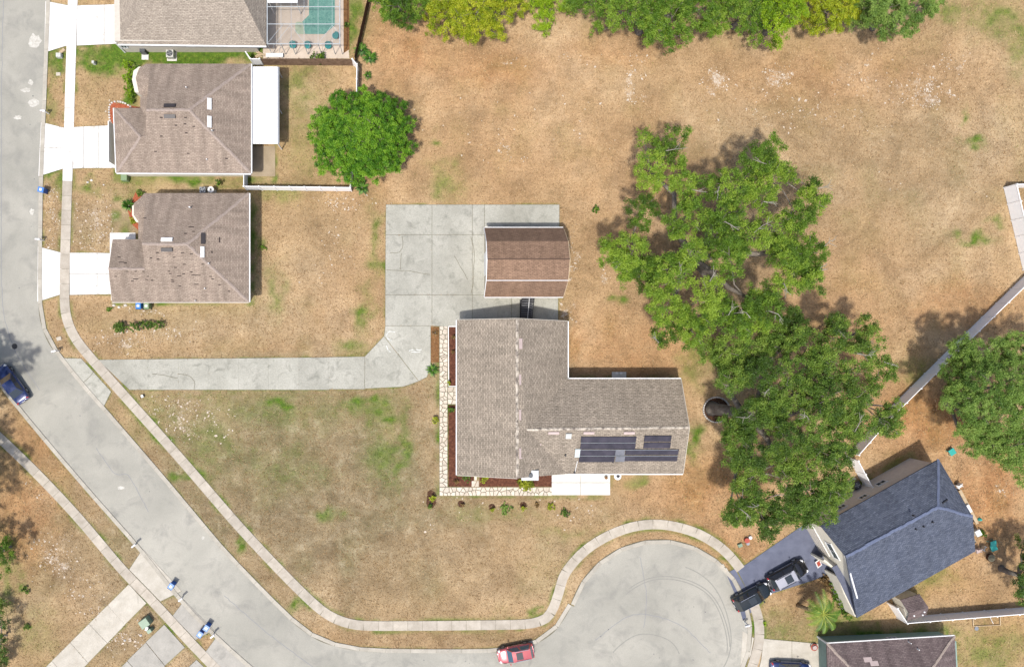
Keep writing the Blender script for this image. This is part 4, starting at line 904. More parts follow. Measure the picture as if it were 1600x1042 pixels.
x0, x1 = G2(812, 0)[0], G2(830.5, 0)[0]; ys0, ys1 = G2(0, 468)[1], G2(0, 503)[1]
nst = 11
for k in range(nst):
    y = ys0 + (ys1 - ys0) * k / (nst - 1); z = 1.75 - 1.6 * k / (nst - 1)
    MB().box(((x0 + x1) / 2, y, z), (x1 - x0 - .1, .15, .05)).build('tread', M['step'], st)
for x in (x0, x0 + (x1 - x0) * .62, x1): MB().tube([(x, ys0, 1.78), (x, ys1, .18)], .04, 5).build('stringer', M['white'] if abs(x - x0) > .1 and abs(x - x1) > .1 else M['dark'], st)
MB().box(((x0 + x1) / 2, (ys0 + ys1) / 2, .062), (x1 - x0, ys0 - ys1, .02)).build('base_sheet', M['dark'], st)  # black sheet below the treads, same outline as the stair

# ---- the slate blue house
bh = thing('house', 'cream house with slate blue shingle roof beside the slate driveway', 'house', P(1365, 830))
Wc, Nc, Rw, Ra = P(1282, 821, 4.2), P(1467, 717.5, 4.2), P(1322, 870, 6.6), P(1466, 792, 6.6)
Sc = P(1339, 965, 3.2); plSE = (Rw, Ra, Sc); Ec = on_plane(1524, 861, *plSE); Bc = on_plane(1520, 807, *plSE)
roof_part([[Wc, Nc, Ra, Rw]], 'roof_blue', bh); roof_part([[Rw, Ra, Bc, Ec, Sc]], 'roof_blue', bh); roof_part([[Nc, Bc, Ra]], 'roof_blue', bh)
caps(Rw, Ra, bh, 'ridge_blue', .16, .5); caps(Ra, Nc, bh, 'ridge_blue', .16, .5); caps(Ra, Bc, bh, 'ridge_blue', .16, .5)
dirL = Vector((Nc.x - Wc.x, Nc.y - Wc.y, 0)).normalized(); nrm = Vector((dirL.y, -dirL.x, 0))
if nrm.y > 0: nrm = -nrm
f0 = Wc + dirL * .1 + nrm * .35; f1 = Nc - dirL * .45 + nrm * .35
def lvl(p, z): return Vector((p.x, p.y, z))
s0 = f0 + nrm * 10.6; s1 = f1 + nrm * 10.2
def slopeZ(p):
    n = (Ra - Rw).cross(Sc - Rw); return Rw.z - ((p.x - Rw.x) * n.x + (p.y - Rw.y) * n.y) / n.z
rw_ = f0 + nrm * 2.55; re_ = f1 + nrm * 2.55
m = MB()
low = [lvl(p, -.05) for p in (f0, f1, s1, s0)]; zt = .2
top = [lvl(f0, 4.05), lvl(f1, 4.05), lvl(s1, slopeZ(s1) - zt), lvl(s0, slopeZ(s0) - zt)]; rws, res = lvl(rw_, 6.3), lvl(re_, 4.0)
m.add(low + top + [rws], [(0, 4, 5, 1), (1, 5, 6, 2), (2, 6, 7, 3), (3, 7, 8, 4, 0)]).build('wall', M['cream'], bh)
m = MB(); q = [lvl(f0, .0), lvl(f1, .0), lvl(f1, 4.06), lvl(f0, 4.06)]; d_ = -nrm * .03
m.poly([p + d_ for p in q]).build('side_cladding', M['tan_wall'], bh)
outN = -nrm
for t, z, w in ((2.9, 2.3, .9), (3.8, 2.3, .9), (6.3, 2.7, .9), (9.2, 1.9, 1.1)):
    p = f0 + dirL * t + outN * .04; window(bh, (p.x, p.y), (dirL.x, dirL.y), w, .7, z, (outN.x, outN.y))
lw = -dirL
p = f0 + nrm * 3.1 + lw * .02; window(bh, (p.x, p.y), (nrm.x, nrm.y), 2.0, 1.1, 3.5, (lw.x, lw.y))
gd = f0 + nrm * 2.3 + lw * .03; rzg = math.atan2(nrm.y, nrm.x)
gdo = MB().box(lvl(gd, 1.0), (4.2, .08, 1.95), rzg).build('garage_door', M['white'], bh)
for k in range(4): MB().box(lvl(gd, .27 + k * .48) + lw * .05, (4.0, .03, .42), rzg).build('door_panel', M['grey_wall'], gdo)
ptop = 2.75
pr = [(1300, 886), (1308, 882), (1322, 905), (1332, 900), (1340, 934), (1342, 962), (1338, 962), (1320, 925), (1313, 910)]
MB().prism([tuple(P(x, y, ptop)[:2]) for x, y in pr], ptop - .1, ptop).build('porch_roof', M['slate_drive'], bh)
for a, b in (((1288, 875), (1303, 887)), ((1311, 901), (1320, 926)), ((1320, 926), (1338, 963))):
    qa, qb = P(*a, ptop), P(*b, ptop); MB().prism(strip_poly([(qa.x, qa.y), (qb.x, qb.y)], .2), 0, ptop - .08).build('porch_wall', M['cream'], bh)
board(P(1319.5, 866, 6.3), P(1339, 934, 4.6), .14, .12, 'white', 'roof_trim', bh, .1)
for (x, y) in ((1442, 822), (1430, 826), (1456, 815), (1427, 805)): pipe(x, y, plSE, bh, .09, .25, 'dark')
pp = (Nc, Bc, Ra); on_slope(1476, 783, pp, 1.0, .12, .1, 'dark', 'roof_vent', bh, 0, 1.2)
# ---- sage green house at the bottom
gh = thing('house', 'sage green house with plum brown hip roof at the bottom edge', 'house', P(1385, 1060))
e = 2.8
gw = wall_box(G2s([(1278, 994), (1466, 986), (1474, 1140), (1284, 1150)]), e - .1, 'teal_wall', gh)
a, b = P(1292, 1005, e), P(1492, 993, e); c, d = P(1500, 1180, e), P(1297, 1190, e); ra, rb = P(1370, 1085, 5.3), P(1430, 1082, 5.3)
roof_part([[a, b, rb, ra]], 'roof_plum', gh); roof_part([[a, d, ra]], 'roof_plum', gh); roof_part([[b, c, rb]], 'roof_plum', gh); roof_part([[d, c, rb, ra]], 'roof_plum', gh)
caps(a, ra, gh, 'ridge_brown', .14, .5); caps(b, rb, gh, 'ridge_brown', .14, .5)
window(gh, G2(1382, 989.3), (1, .04), 1.0, .8, 1.5, (0, 1)); MB().box((*G2(1277.5, 994), 1.35), (.18, .18, 2.7)).build('corner_trim', M['white'], gh)
board(a, b, .1, .16, 'white', 'gutter', gh, .01, (0, .06))
pipe(1433, 1013, (a, b, ra), gh); pipe(1419, 1002, (a, b, ra), gh, .05, .5)
for x, y in ((1356, 1030), (1366, 1036)): on_slope(x, y, (a, b, ra), .9, .5, .02, 'pink', 'pale_shingle_spot', gh, .005)
# ---- shed
sh = thing('shed', 'small beige garden shed with dark roof by the white fence', 'shed', P(1418, 940))
ang = .30
def sp(u, v_, z): c_, s_ = math.cos(ang), math.sin(ang); o_ = G2(1410, 940); return Vector((o_[0] + u * c_ - v_ * s_, o_[1] + u * s_ + v_ * c_, z))
w2, l2 = 1.05, 1.15
m = MB(); m.add([sp(-w2, -l2, 0), sp(w2, -l2, 0), sp(w2, l2, 0), sp(-w2, l2, 0), sp(-w2, -l2, 1.8), sp(w2, -l2, 1.8), sp(w2, l2, 1.8), sp(-w2, l2, 1.8), sp(-w2, 0, 2.6), sp(w2, 0, 2.6)], [(0, 1, 5, 4), (2, 3, 7, 6), (0, 4, 8, 7, 3), (1, 2, 6, 9, 5), (4, 5, 9, 8), (6, 7, 8, 9)]).build('wall', M['cream'], sh)
roof_part([[sp(-w2 - .1, -l2 - .12, 1.76), sp(w2 + .1, -l2 - .12, 1.76), sp(w2 + .1, 0, 2.66), sp(-w2 - .1, 0, 2.66)], [sp(-w2 - .1, l2 + .12, 1.76), sp(w2 + .1, l2 + .12, 1.76), sp(w2 + .1, 0, 2.66), sp(-w2 - .1, 0, 2.66)]], 'roof_plum', sh, .06)
for u, v_ in ((-.5, -.6), (.7, -.5), (.6, -.95)): MB().cyl(sp(u, v_, 2.66 + v_ * .7), .09, 0, .12, 8).build('roof_vent', M['white'], sh)
MB().box(sp(-w2 - .03, -.2, .95), (.05, .9, 1.7), ang).build('door', M['barn_wall'], sh)

# ------------------------------------------------------------------ fences
def vinyl_fence(line, label, panel=30, h=1.8, name='vinyl_fence'):
    f = thing(name, label, 'fence', P(*line[0]))
    first = True
    for a, b in zip(line, line[1:]):
        n = max(1, round(math.hypot(b[0] - a[0], b[1] - a[1]) / panel))
        for i in range(n + 1):
            t = i / n; x, y = a[0] + (b[0] - a[0]) * t, a[1] + (b[1] - a[1]) * t
            if i == 0 and not first: continue
            ang = math.atan2(-(b[1] - a[1]), b[0] - a[0]); g = G2(x, y)
            po = MB().box((g[0], g[1], h / 2 + .04), (.13, .13, h + .08), ang).build('post', M['vinyl'], f)
            MB().box((g[0], g[1], h + .11), (.17, .17, .06), ang, .3).build('post_cap', M['vinyl'], po)
        first = False
        for i in range(n):
            t0, t1 = i / n, (i + 1) / n; p = (a[0] + (b[0] - a[0]) * t0, a[1] + (b[1] - a[1]) * t0); q = (a[0] + (b[0] - a[0]) * t1, a[1] + (b[1] - a[1]) * t1)
            L = math.hypot(q[0] - p[0], q[1] - p[1]); k = 1.0 / L
            p2 = (p[0] + (q[0] - p[0]) * k, p[1] + (q[1] - p[1]) * k); q2 = (q[0] - (q[0] - p[0]) * k, q[1] - (q[1] - p[1]) * k)
            pn = MB().prism(G2s(strip_poly([p2, q2], .5)), .05, h - .12).build('panel', M['vinyl'], f)
            MB().prism(G2s(strip_poly([p2, q2], .95)), h - .115, h).build('top_rail', M['vinyl'], pn)
    return f
vinyl_fence([(553, 103), (560, 111), (558, 200), (551, 272), (549.5, 299), (387, 297), (387, 276)], 'white vinyl fence enclosing the back yard of the second house', 24)
vinyl_fence([(1680, 292), (1568, 294), (1598, 422)], 'white vinyl fence corner at the right edge of the field', 24)
vinyl_fence([(1601, 430), (1488, 540), (1378, 649), (1327, 707)], 'long white vinyl fence running diagonally beside the oaks', 30)
vinyl_fence([(1326, 716), (1348, 757)], 'short white vinyl fence joining the slate blue house', 26)
vinyl_fence([(1386, 941), (1401, 964), (1640, 945)], 'white vinyl fence passing the garden shed', 32)
def picket_fence(line, label, mat, h=1.8, step=1.6):
    f = thing('wooden_fence', label, 'fence', P(*line[0])); pk = MB()
    for a, b in zip(line, line[1:]):
        L = math.hypot(b[0] - a[0], b[1] - a[1]); n = int(L / step); ang = math.atan2(-(b[1] - a[1]), b[0] - a[0])
        for i in range(n):
            t = (i + .5) / n; g = G2(a[0] + (b[0] - a[0]) * t, a[1] + (b[1] - a[1]) * t); pk.box((g[0] + random.uniform(-.01, .01), g[1], h / 2 + random.uniform(-.04, .04)), (L / n * S * .9, .025, h), ang)
        for z in (.4, 1.4):
            g0, g1 = G2(*a), G2(*b); MB().tube([(g0[0], g0[1] + .05, z), (g1[0], g1[1] + .05, z)], .04, 4).build('rail', M[mat], f)
        for i in range(0, n, 18):
            t = i / n; g = G2(a[0] + (b[0] - a[0]) * t, a[1] + (b[1] - a[1]) * t); MB().box((g[0], g[1] + .08, h / 2), (.1, .1, h)).build('post', M[mat], f)
    o = pk.build('picket', M[mat], f); o['kind'] = 'stuff'
    return f
picket_fence([(413, 102), (552, 103)], 'weathered grey wooden fence below the pool cage', 'wood_fence')
picket_fence([(590, -60), (579, -3), (556, 98)], 'dark brown wooden fence beside the leafy hedge row', 'brown_fence')

# ------------------------------------------------------------------ plants
def np_leaves(name, mat, parent, clumps, dens, size, flat=.62, tuft=.34, upb=.55, tspread=.22):
    """clumps: (x, y, z, r, tone). many small leaf faces in tufts through each clump"""
    C_, T_ = [], []
    for (x, y, z, r, tone) in clumps:
        nt = max(4, int(13 * r * r / (tuft * 2.1))); d = rng.normal(size=(nt, 3)); d /= np.linalg.norm(d, axis=1, keepdims=True)
        d[:, 2] = np.where(rng.random(nt) < .78, np.abs(d[:, 2]), d[:, 2]); rad = r * rng.uniform(.35, 1.0, nt) ** .6
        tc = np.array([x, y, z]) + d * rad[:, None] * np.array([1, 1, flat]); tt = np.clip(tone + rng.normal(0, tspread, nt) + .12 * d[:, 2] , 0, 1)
        k = max(4, int(dens * r * r / nt)); off = rng.normal(size=(nt, k, 3)); off *= (tuft * rng.uniform(.15, 1, (nt, k)) / np.linalg.norm(off, axis=2))[..., None]; off[..., 2] *= .6
        C_.append((tc[:, None] + off).reshape(-1, 3)); T_.append(np.clip(tt[:, None] + rng.normal(0, .1, (nt, k)), 0, 1).ravel())
    c = np.concatenate(C_); t = np.concatenate(T_); c[:, 2] = np.maximum(c[:, 2], .08); m = len(c)
    nrm = rng.normal(size=(m, 3)); nrm[:, 2] = np.abs(nrm[:, 2]) + upb; nrm /= np.linalg.norm(nrm, axis=1, keepdims=True)
    a = np.cross(nrm, rng.normal(size=(m, 3))); a /= np.linalg.norm(a, axis=1, keepdims=True); b = np.cross(nrm, a)
    L = size * rng.uniform(.6, 1.3, m)[:, None]; Wd = L * .5
    v = np.stack([c - a * L / 2, c + b * Wd / 2, c + a * L / 2, c - b * Wd / 2], 1).reshape(-1, 3) - np.array(wloc(parent) if parent else (0, 0, 0))
    me = bpy.data.meshes.new(name); np_mesh(me, v, np.arange(4 * m).reshape(-1, 4))
    at = me.attributes.new('tone', 'FLOAT', 'FACE'); at.data.foreach_set('value', t.astype(np.float32)); me.materials.append(M[mat])
    o = bpy.data.objects.new(name, me); COL.objects.link(o)
    if parent: o.parent = parent; WLOC[o.name] = wloc(parent)
    return o
def limbs(parent, base, fork, clumps, r0, mat='bark', sectors=7, rmin=.04):
    base = Vector(base); fork = Vector(fork); mid = base.lerp(fork, .5) + Vector((random.uniform(-.3, .3), random.uniform(-.3, .3), 0))
    MB().tube([base - Vector((0, 0, .1)), base.lerp(mid, .15), mid, fork], [r0 * 1.6, r0 * 1.15, r0, r0 * .85], 10).build('trunk', M[mat], parent, smooth=True)
    sec = {}
    for c in clumps:
        a = math.atan2(c[1] - fork.y, c[0] - fork.x); sec.setdefault(int((a + math.pi) / (2 * math.pi) * sectors) % sectors, []).append(c)
    for k, cl in sec.items():
        mbb = MB(); far = max(cl, key=lambda c: (c[0] - fork.x) ** 2 + (c[1] - fork.y) ** 2)
        tip = Vector(far[:3]) - Vector((0, 0, far[3] * .3)); j = lambda s_: Vector((random.uniform(-s_, s_), random.uniform(-s_, s_), random.uniform(-s_, s_) * .5)); d = (tip - fork).length
        main = [fork, fork.lerp(tip, .25) + j(d * .06), fork.lerp(tip, .5) + j(d * .09), fork.lerp(tip, .78) + j(d * .07), tip]; rr_ = [r0 * .6, r0 * .5, r0 * .36, r0 * .2, rmin]
        mbb.tube(main, rr_, 7)
        for c in cl:
            if c is far: continue
            t = Vector(c[:3]) + Vector((0, 0, c[3] * .2)); i = min(range(4), key=lambda q: (main[q] - t).length + (0 if q else 2)); s0 = main[i]
            dd = (t - s0).length; mbb.tube([s0, s0.lerp(t, .5) + j(dd * .12), t], [rr_[i] * .55, rr_[i] * .36 + .02, rmin * .8], 6)
            for q in range(3):
                e_ = t + Vector((random.uniform(-1, 1), random.uniform(-1, 1), random.uniform(-.1, .5))) * c[3] * .8; mbb.tube([t.lerp(s0, .15), t.lerp(e_, .5) + j(.2), e_], [rmin, rmin * .8, rmin * .4], 4)
        mbb.build('limb', M[mat], parent, smooth=True)
def dead_twigs(parent, clumps, n):
    mbb = MB()
    for c in random.sample(clumps, min(n, len(clumps))):
        p = Vector(c[:3]) + Vector((random.uniform(-.7, .7) * c[3], random.uniform(-.7, .7) * c[3], c[3] * .42)); a = random.uniform(0, 6.28)
        d = Vector((math.cos(a), math.sin(a), .25)); L = random.uniform(1.0, 2.0); q = p + d * L * .5 + Vector((random.uniform(-.2, .2), random.uniform(-.2, .2), .1)); r_ = p + d * L
        mbb.tube([p - Vector((0, 0, .5)), p, q, r_], [.06, .05, .035, .015], 5)
        for k in range(3):
            b_ = a + random.uniform(-1.1, 1.1); s0 = p.lerp(r_, random.uniform(.3, .8)); mbb.tube([s0, s0 + Vector((math.cos(b_), math.sin(b_), .2)) * random.uniform(.4, .9)], [.035, .015], 4)
    mbb.build('dead_branch', M['twig'], parent)['kind'] = 'stuff'
def clumps_from(lst, origin, sc, zf, tone=.45, tv=.16, rk=1.0, jitter=True):
    out = []
    for (x, y, r) in lst:
        px, py = origin[0] + x / sc, origin[1] + y / sc; z = zf(px, py); p = P(px, py, z); rr_ = r / sc * S * (H - z) / H * rk
        out.append((p.x, p.y, p.z, rr_, min(1, max(0, tone + random.gauss(0, tv)))))
    return out
def satellites(cl, k=2, s=.45):
    """smaller clumps round the edges break up the outline"""
    out = list(cl)
    for c in cl:
        for _ in range(k):
            a = random.uniform(0, 6.28); d = c[3] * random.uniform(.75, 1.1)
            out.append((c[0] + d * math.cos(a), c[1] + d * math.sin(a), c[2] + random.uniform(-.5, .35) * c[3], c[3] * s * random.uniform(.6, 1.1), min(1, max(0, c[4] + random.gauss(0, .12)))))
    return out

def fillers(cl, n, dz=1.3):
    out = []
    for _ in range(n):
        a = random.choice(cl); nb = sorted(cl, key=lambda c: (c[0] - a[0]) ** 2 + (c[1] - a[1]) ** 2)[1:5]; b = random.choice(nb); t = random.uniform(.35, .65)
        out.append((a[0] + (b[0] - a[0]) * t, a[1] + (b[1] - a[1]) * t, (a[2] + b[2]) / 2 - random.uniform(0, dz), (a[3] + b[3]) / 2 * random.uniform(.6, .85), min(1, max(0, random.gauss(.5, .2)))))
    return out
# the two great oaks
T2Z = [(240,95,32),(375,100,50),(265,225,75),(330,170,45),(400,290,70),(230,400,75),(430,440,85),(590,310,85),(720,190,75),(800,130,45),(770,260,70),(860,260,35),(950,370,65),(960,320,40),(880,430,70),(740,350,70),(600,420,70),(800,500,90),(560,520,80),(940,580,75),(990,590,40),(700,530,70),(180,590,80),(100,580,65),(230,660,70),(150,640,60),(440,590,70),(350,660,80),(600,620,80),(870,690,90),(960,700,60),(300,740,60),(320,820,75),(520,760,80),(560,830,70),(720,760,50),(760,830,80),(690,880,70),(640,900,60),(480,860,60),(330,930,65),(440,930,70),(500,900,50),(860,620,70),(150,710,30)]
def zt2(px, py): d = math.hypot(px - 1130, py - 385) / 190; return 11.0 - 4.5 * d * d + random.uniform(-.9, .9)
oak = thing('oak_tree', 'huge live oak with wide bright green crown standing in the open field', 'tree', P(1082, 408))
c2 = clumps_from(T2Z, (920, 180), 2.7425, zt2, .46, .24, 1.0)
limbs(oak, P(1082, 408), P(1085, 408, 4) , c2, .75, sectors=9); dead_twigs(oak, c2, 18)
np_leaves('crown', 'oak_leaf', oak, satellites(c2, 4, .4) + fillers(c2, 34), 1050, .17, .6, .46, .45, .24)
T3Z = [(130,190,55),(210,180,65),(250,250,75),(230,320,60),(330,200,60),(420,100,70),(520,90,70),(350,300,70),(440,180,60),(560,170,80),(640,230,60),(700,70,45),(690,130,50),(830,80,45),(850,150,65),(800,210,60),(900,270,50),(870,310,55),(740,290,60),(620,290,75),(480,290,70),(520,380,80),(390,420,80),(320,470,70),(420,470,60),(650,400,75),(760,400,60),(830,380,40),(600,500,80),(720,490,70),(800,520,70),(900,500,60),(940,530,45),(960,440,35),(250,590,70),(240,540,50),(320,640,70),(230,660,45),(330,740,60),(480,580,80),(470,670,70),(560,700,80),(640,620,80),(700,660,60),(730,610,60),(660,780,90),(560,820,90),(480,760,70),(620,880,80),(520,900,70),(280,840,75),(230,900,55),(330,900,65),(400,960,50),(390,1000,35),(460,890,70),(700,820,50),(260,900,60)]
def zt3(px, py): d = math.hypot(px - 1250, py - 660) / 190; return 10.5 - 4.0 * d * d + random.uniform(-.9, .9)
oak3 = thing('oak_tree', 'leaning live oak rooted in the stone ringed mulch bed', 'tree', P(1114, 638))
c3 = clumps_from(T3Z, (1060, 480), 2.8167, zt3, .42, .2, 1.0)
limbs(oak3, P(1113, 638), P(1165, 652, 5.2), c3, .62, sectors=9); dead_twigs(oak3, c3, 13)
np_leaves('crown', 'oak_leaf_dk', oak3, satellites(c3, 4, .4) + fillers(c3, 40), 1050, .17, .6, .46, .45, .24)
tag(MB().cyl((*G2(1118, 640), 0), 20 * S, -.02, .05, 28).build('mulch_ring', M['dark_mulch']), None, None, None, 'structure')
er = thing('stone_edging', 'ring of white stones round the leaning oak trunk', 'garden edging', P(1118, 640))
for k in range(34):
    a = 2 * math.pi * k / 34; g = G2(1119 + 20.5 * math.cos(a), 640 + 19.5 * math.sin(a)); MB().box((g[0], g[1], .09), (.24, .16, .2), -a + math.pi / 2 + random.uniform(-.2, .2), .8).build('stone', M['stone'], er)

# round bright tree behind the second house
rt = thing('round_tree', 'dense round bright green tree at the end of the white fence', 'tree', P(569, 240))
cl = []
for k in range(78):
    a = k * 2.39996 + random.uniform(-.15, .15); q = math.sqrt((k + .5) / 78) * 71 * random.uniform(.95, 1.04); px, py = 566 + q * math.cos(a) * 1.06, 211 + q * math.sin(a) * .96; z = 2.6 + 3.2 * (1 - (q / 72) ** 2) + random.uniform(-.3, .3); p = P(px, py, z)
    cl.append((p.x, p.y, z, random.uniform(.85, 1.25), random.uniform(.3, .75)))
limbs(rt, P(572, 245), P(571, 242, 1.6), cl[:24], .22, sectors=5)
np_leaves('crown', 'round_leaf', rt, satellites(cl, 1), 1150, .165, .7, .36, .5, .26)
# feathery tree at the right edge
ft = thing('feathery_tree', 'feathery soft green tree at the right edge beyond the long fence', 'tree', P(1490, 640))
FTP = [(1500,560,28),(1530,552,32),(1560,548,28),(1592,545,30),(1495,592,22),(1500,622,28),(1487,614,16),(1540,600,42),(1580,592,38),(1530,640,32),(1517,665,22),(1560,652,38),(1592,642,34),(1545,690,26),(1522,702,16),(1575,700,32),(1605,720,34),(1590,690,28),(1620,590,40),(1640,650,50),(1640,560,40)]
cf = clumps_from(FTP, (0, 0), 1, lambda x, y: 9 - 4 * (math.hypot(x - 1570, y - 630) / 110) ** 2 * .6 + random.uniform(-.6, .6), .5, .14, .92)
limbs(ft, P(1480, 628), P(1485, 627, 3), cf, .4, sectors=6); np_leaves('crown', 'pine_leaf', ft, satellites(cf, 3) + fillers(cf, 14), 1150, .15, .6, .42, .5, .24)
# trees along the top edge of the field
def edge_tree(name, label, lst, mat, h, tone, cat='tree', dens=850, size=.21, base=None, zmin=1.0):
    cx = sum(l[0] for l in lst) / len(lst); cy = sum(l[1] for l in lst) / len(lst); R_ = max(math.hypot(l[0] - cx, l[1] - cy) + 5 for l in lst)
    bp_ = P(cx, cy, h * .6); t = thing(name, label, cat, (bp_.x, bp_.y, 0), 'trees along the far edge of the field' if cat == 'tree' else None)
    cl = clumps_from(lst, (0, 0), 1, lambda x, y: max(zmin, h - (h * .55) * (math.hypot(x - cx, y - cy) / R_) ** 2 + random.uniform(-.4, .4)), tone, .14, .9)
    limbs(t, (bp_.x, bp_.y, 0), (bp_.x, bp_.y, h * .4), cl, .05 * h, sectors=5, rmin=.03); np_leaves('crown', mat, t, satellites(cl, 3), dens * 1.1, size * .78, .65, .40, .5, .24); return t
edge_tree('field_tree', 'dark green tree at the top edge next to the brown fence', [(598,5,20),(622,12,26),(650,10,24),(640,34,16),(612,24,14),(630,-15,30),(600,-15,24)], 'green_leaf', 4.5, .35)
edge_tree('field_tree', 'broad yellow green tree at the top edge', [(688,22,30),(720,36,28),(702,48,16),(745,20,32),(780,25,32),(770,48,18),(738,55,14),(806,15,20),(680,0,30),(740,-15,40),(790,-15,36)], 'yellow_leaf', 5, .55)
edge_tree('vine_shrub', 'lime green vine mound at the top edge, lowest of the row', [(840,8,22),(868,2,24),(850,32,18),(852,48,11),(885,12,14),(850,-18,30)], 'lime_leaf', 2.2, .55, 'shrub', 700, .2)
edge_tree('field_tree', 'green tree with grey twigs in the middle of the top edge', [(925,8,26),(958,22,26),(932,46,12),(990,18,36),(1020,44,26),(1050,28,42),(1062,58,20),(1046,72,12),(1090,22,38),(1112,38,22),(1010,-5,46),(1075,-15,40),(1130,5,30),(900,-8,26),(950,0,30)], 'green_leaf', 7, .5)
edge_tree('field_tree', 'ragged tree at the top edge with an orange dry branch', [(1150,15,24),(1170,38,18),(1192,18,28),(1180,60,13),(1168,-5,30),(1140,0,24)], 'green_leaf', 5.5, .45)
edge_tree('field_tree', 'narrow yellow green tree hanging over the ragged one', [(1216,42,26),(1210,68,13),(1235,22,30),(1205,5,24),(1238,2,22)], 'lime_leaf', 6, .45)
edge_tree('field_tree', 'yellow tree at the top edge right of the narrow one', [(1262,15,32),(1290,24,28),(1300,44,12),(1320,8,26),(1285,-15,36),(1310,25,20),(1325,-5,28)], 'yellow_leaf', 5.5, .5)
edge_tree('field_tree', 'grey green tree at the right end of the top row', [(1346,14,28),(1360,36,18),(1390,14,34),(1402,38,20),(1382,54,13),(1430,14,32),(1426,40,16),(1450,8,13),(1400,-15,40),(1370,5,28),(1335,30,16),(1462,2,14)], 'pine_leaf', 6, .38)
edge_tree('corner_shrub', 'dark shrub at the left edge above the brown lawn', [(4,862,18),(-6,884,22),(14,848,9),(-14,850,22)], 'green_leaf', 3.4, .35, 'shrub', 850, .2)
edge_tree('corner_shrub', 'low ragged shrub at the bottom left edge', [(-4,945,16),(2,972,14),(-3,1004,14),(8,1022,11),(-6,1035,16)], 'shrub_leaf', 2.4, .4, 'shrub', 850, .2)
edge_tree('side_tree', 'dark tree at the lower right edge behind the slate blue house', [(1602,858,18),(1606,890,22),(1594,914,14),(1612,936,20),(1597,932,12),(1630,890,34)], 'shrub_leaf', 6, .35, 'tree')
# street trees just off the left edge: their shade falls on the street
for lab, lst, hh in (('leafy tree outside the left edge shading the parked blue car', [(-62,560,30),(-50,600,34),(-78,620,36),(-54,640,28),(-90,575,30)], 7.5), ('leafy tree outside the left edge shading the sidewalk', [(-60,700,30),(-75,735,36),(-58,770,30),(-70,800,30),(-56,835,24),(-92,770,34)], 7.0)):
    edge_tree('street_tree', lab, lst, 'green_leaf', hh, .45)

def shrub(px, py, r, mat, label, name='shrub', h=.7, tone=.5, n=7, group=None, dens=900, size=.16):
    b = P(px, py); t = thing(name, label, 'shrub', b, group); cl = []
    for k in range(n):
        a = random.uniform(0, 6.28); q = r * S * .6 * math.sqrt(random.random()); cl.append((b.x + q * math.cos(a), b.y + q * math.sin(a), h * random.uniform(.3, .75), r * S * .5 * random.uniform(.7, 1.1), min(1, max(0, tone + random.gauss(0, .15)))))
    m_ = MB()
    for c in cl[:4]: m_.tube([b, Vector(c[:3])], [.03, .012], 4)
    m_.build('stem', M['bark'], t); np_leaves('foliage', mat, t, cl, dens, size, .7, .12); return t
def rosette(px, py, r, n, mat, label, name='spiky_shrub', cat='shrub', h=.6, group=None):
    b = P(px, py); t = thing(name, label, cat, b, group); tones = []; m_ = MB()
    for k in range(n):
        a = 2 * math.pi * k / n + random.uniform(-.2, .2); L = r * S * random.uniform(.7, 1.1); up = random.uniform(.3, 1.2) * h; d = Vector((math.cos(a), math.sin(a), 0)); s_ = Vector((-d.y, d.x, 0)) * L * .10
        p0 = b + Vector((0, 0, .05)); p1 = b + d * L * .5 + Vector((0, 0, up)); p2 = b + d * L + Vector((0, 0, up * .7))
        m_.add([p0 - s_ * .6, p0 + s_ * .6, p1 + s_, p1 - s_, p2], [(0, 1, 2, 3), (3, 2, 4)]); tt = random.random(); tones += [tt, tt]
    o = m_.build('leaf_rosette', M[mat], t); at = o.data.attributes.new('tone', 'FLOAT', 'FACE'); at.data.foreach_set('value', np.array(tones, np.float32))
    MB().cyl(b, .1, 0, .3, 7, .07).build('stem', M['bark'], t); return t
rosette(565, 80, 13, 46, 'spiky_leaf', 'spiky green shrub beside the dark brown fence, upper of the pair'); rosette(578, 92, 13, 46, 'spiky_leaf', 'spiky green shrub right of the brown fence, lower of the pair')
rosette(575, 120, 8, 30, 'spiky_leaf', 'small spiky green plant above the round tree'); rosette(566, 294, 13, 40, 'spiky_leaf', 'spiky green shrub at the corner of the white yard fence')
rosette(676, 578, 12, 26, 'spiky_leaf', 'star shaped green plant between pad and flagstone walk', h=.5)
rosette(680, 520, 7, 18, 'brown_leaf', 'dry straw coloured plant in the soil strip', h=.3)
shrub(680, 656, 6.5, 'yshrub_leaf', 'small yellow green bush left of the flagstone walk')
shrub(677, 778, 6, 'yshrub_leaf', 'yellow green bush in the mulch at the walkway corner'); shrub(672, 789, 4.5, 'shrub_leaf', 'tiny bush in the mulch below the yellow green one')
shrub(703, 598, 5, 'yshrub_leaf', 'small bush at the lower end of the narrow mulch bed'); shrub(704, 640, 6, 'shrub_leaf', 'dark bush at the top of the long mulch bed')
shrub(709, 527, 4.5, 'brown_leaf', 'dry orange plant high in the narrow mulch bed'); shrub(707, 550, 4, 'brown_leaf', 'dry orange plant low in the narrow mulch bed')
shrub(727, 745, 8.5, 'shrub_leaf', 'green bush left of the stepping stones under the eave', h=.9); shrub(755, 747, 8, 'yshrub_leaf', 'green bush right of the stepping stones under the eave', h=.9)
shrub(820, 755, 15, 'yshrub_leaf', 'wide olive green bush below the chimney', n=14, tone=.35); shrub(712, 753, 5, 'brown_leaf', 'dry small plant in the corner mulch bed')
shrub(722, 789, 3.5, 'brown_leaf', 'dry sprig in the left mulch ring'); shrub(770, 796, 4, 'yshrub_leaf', 'sprig in the middle mulch ring'); shrub(818, 794, 5, 'yshrub_leaf', 'green sprig in the right mulch ring')
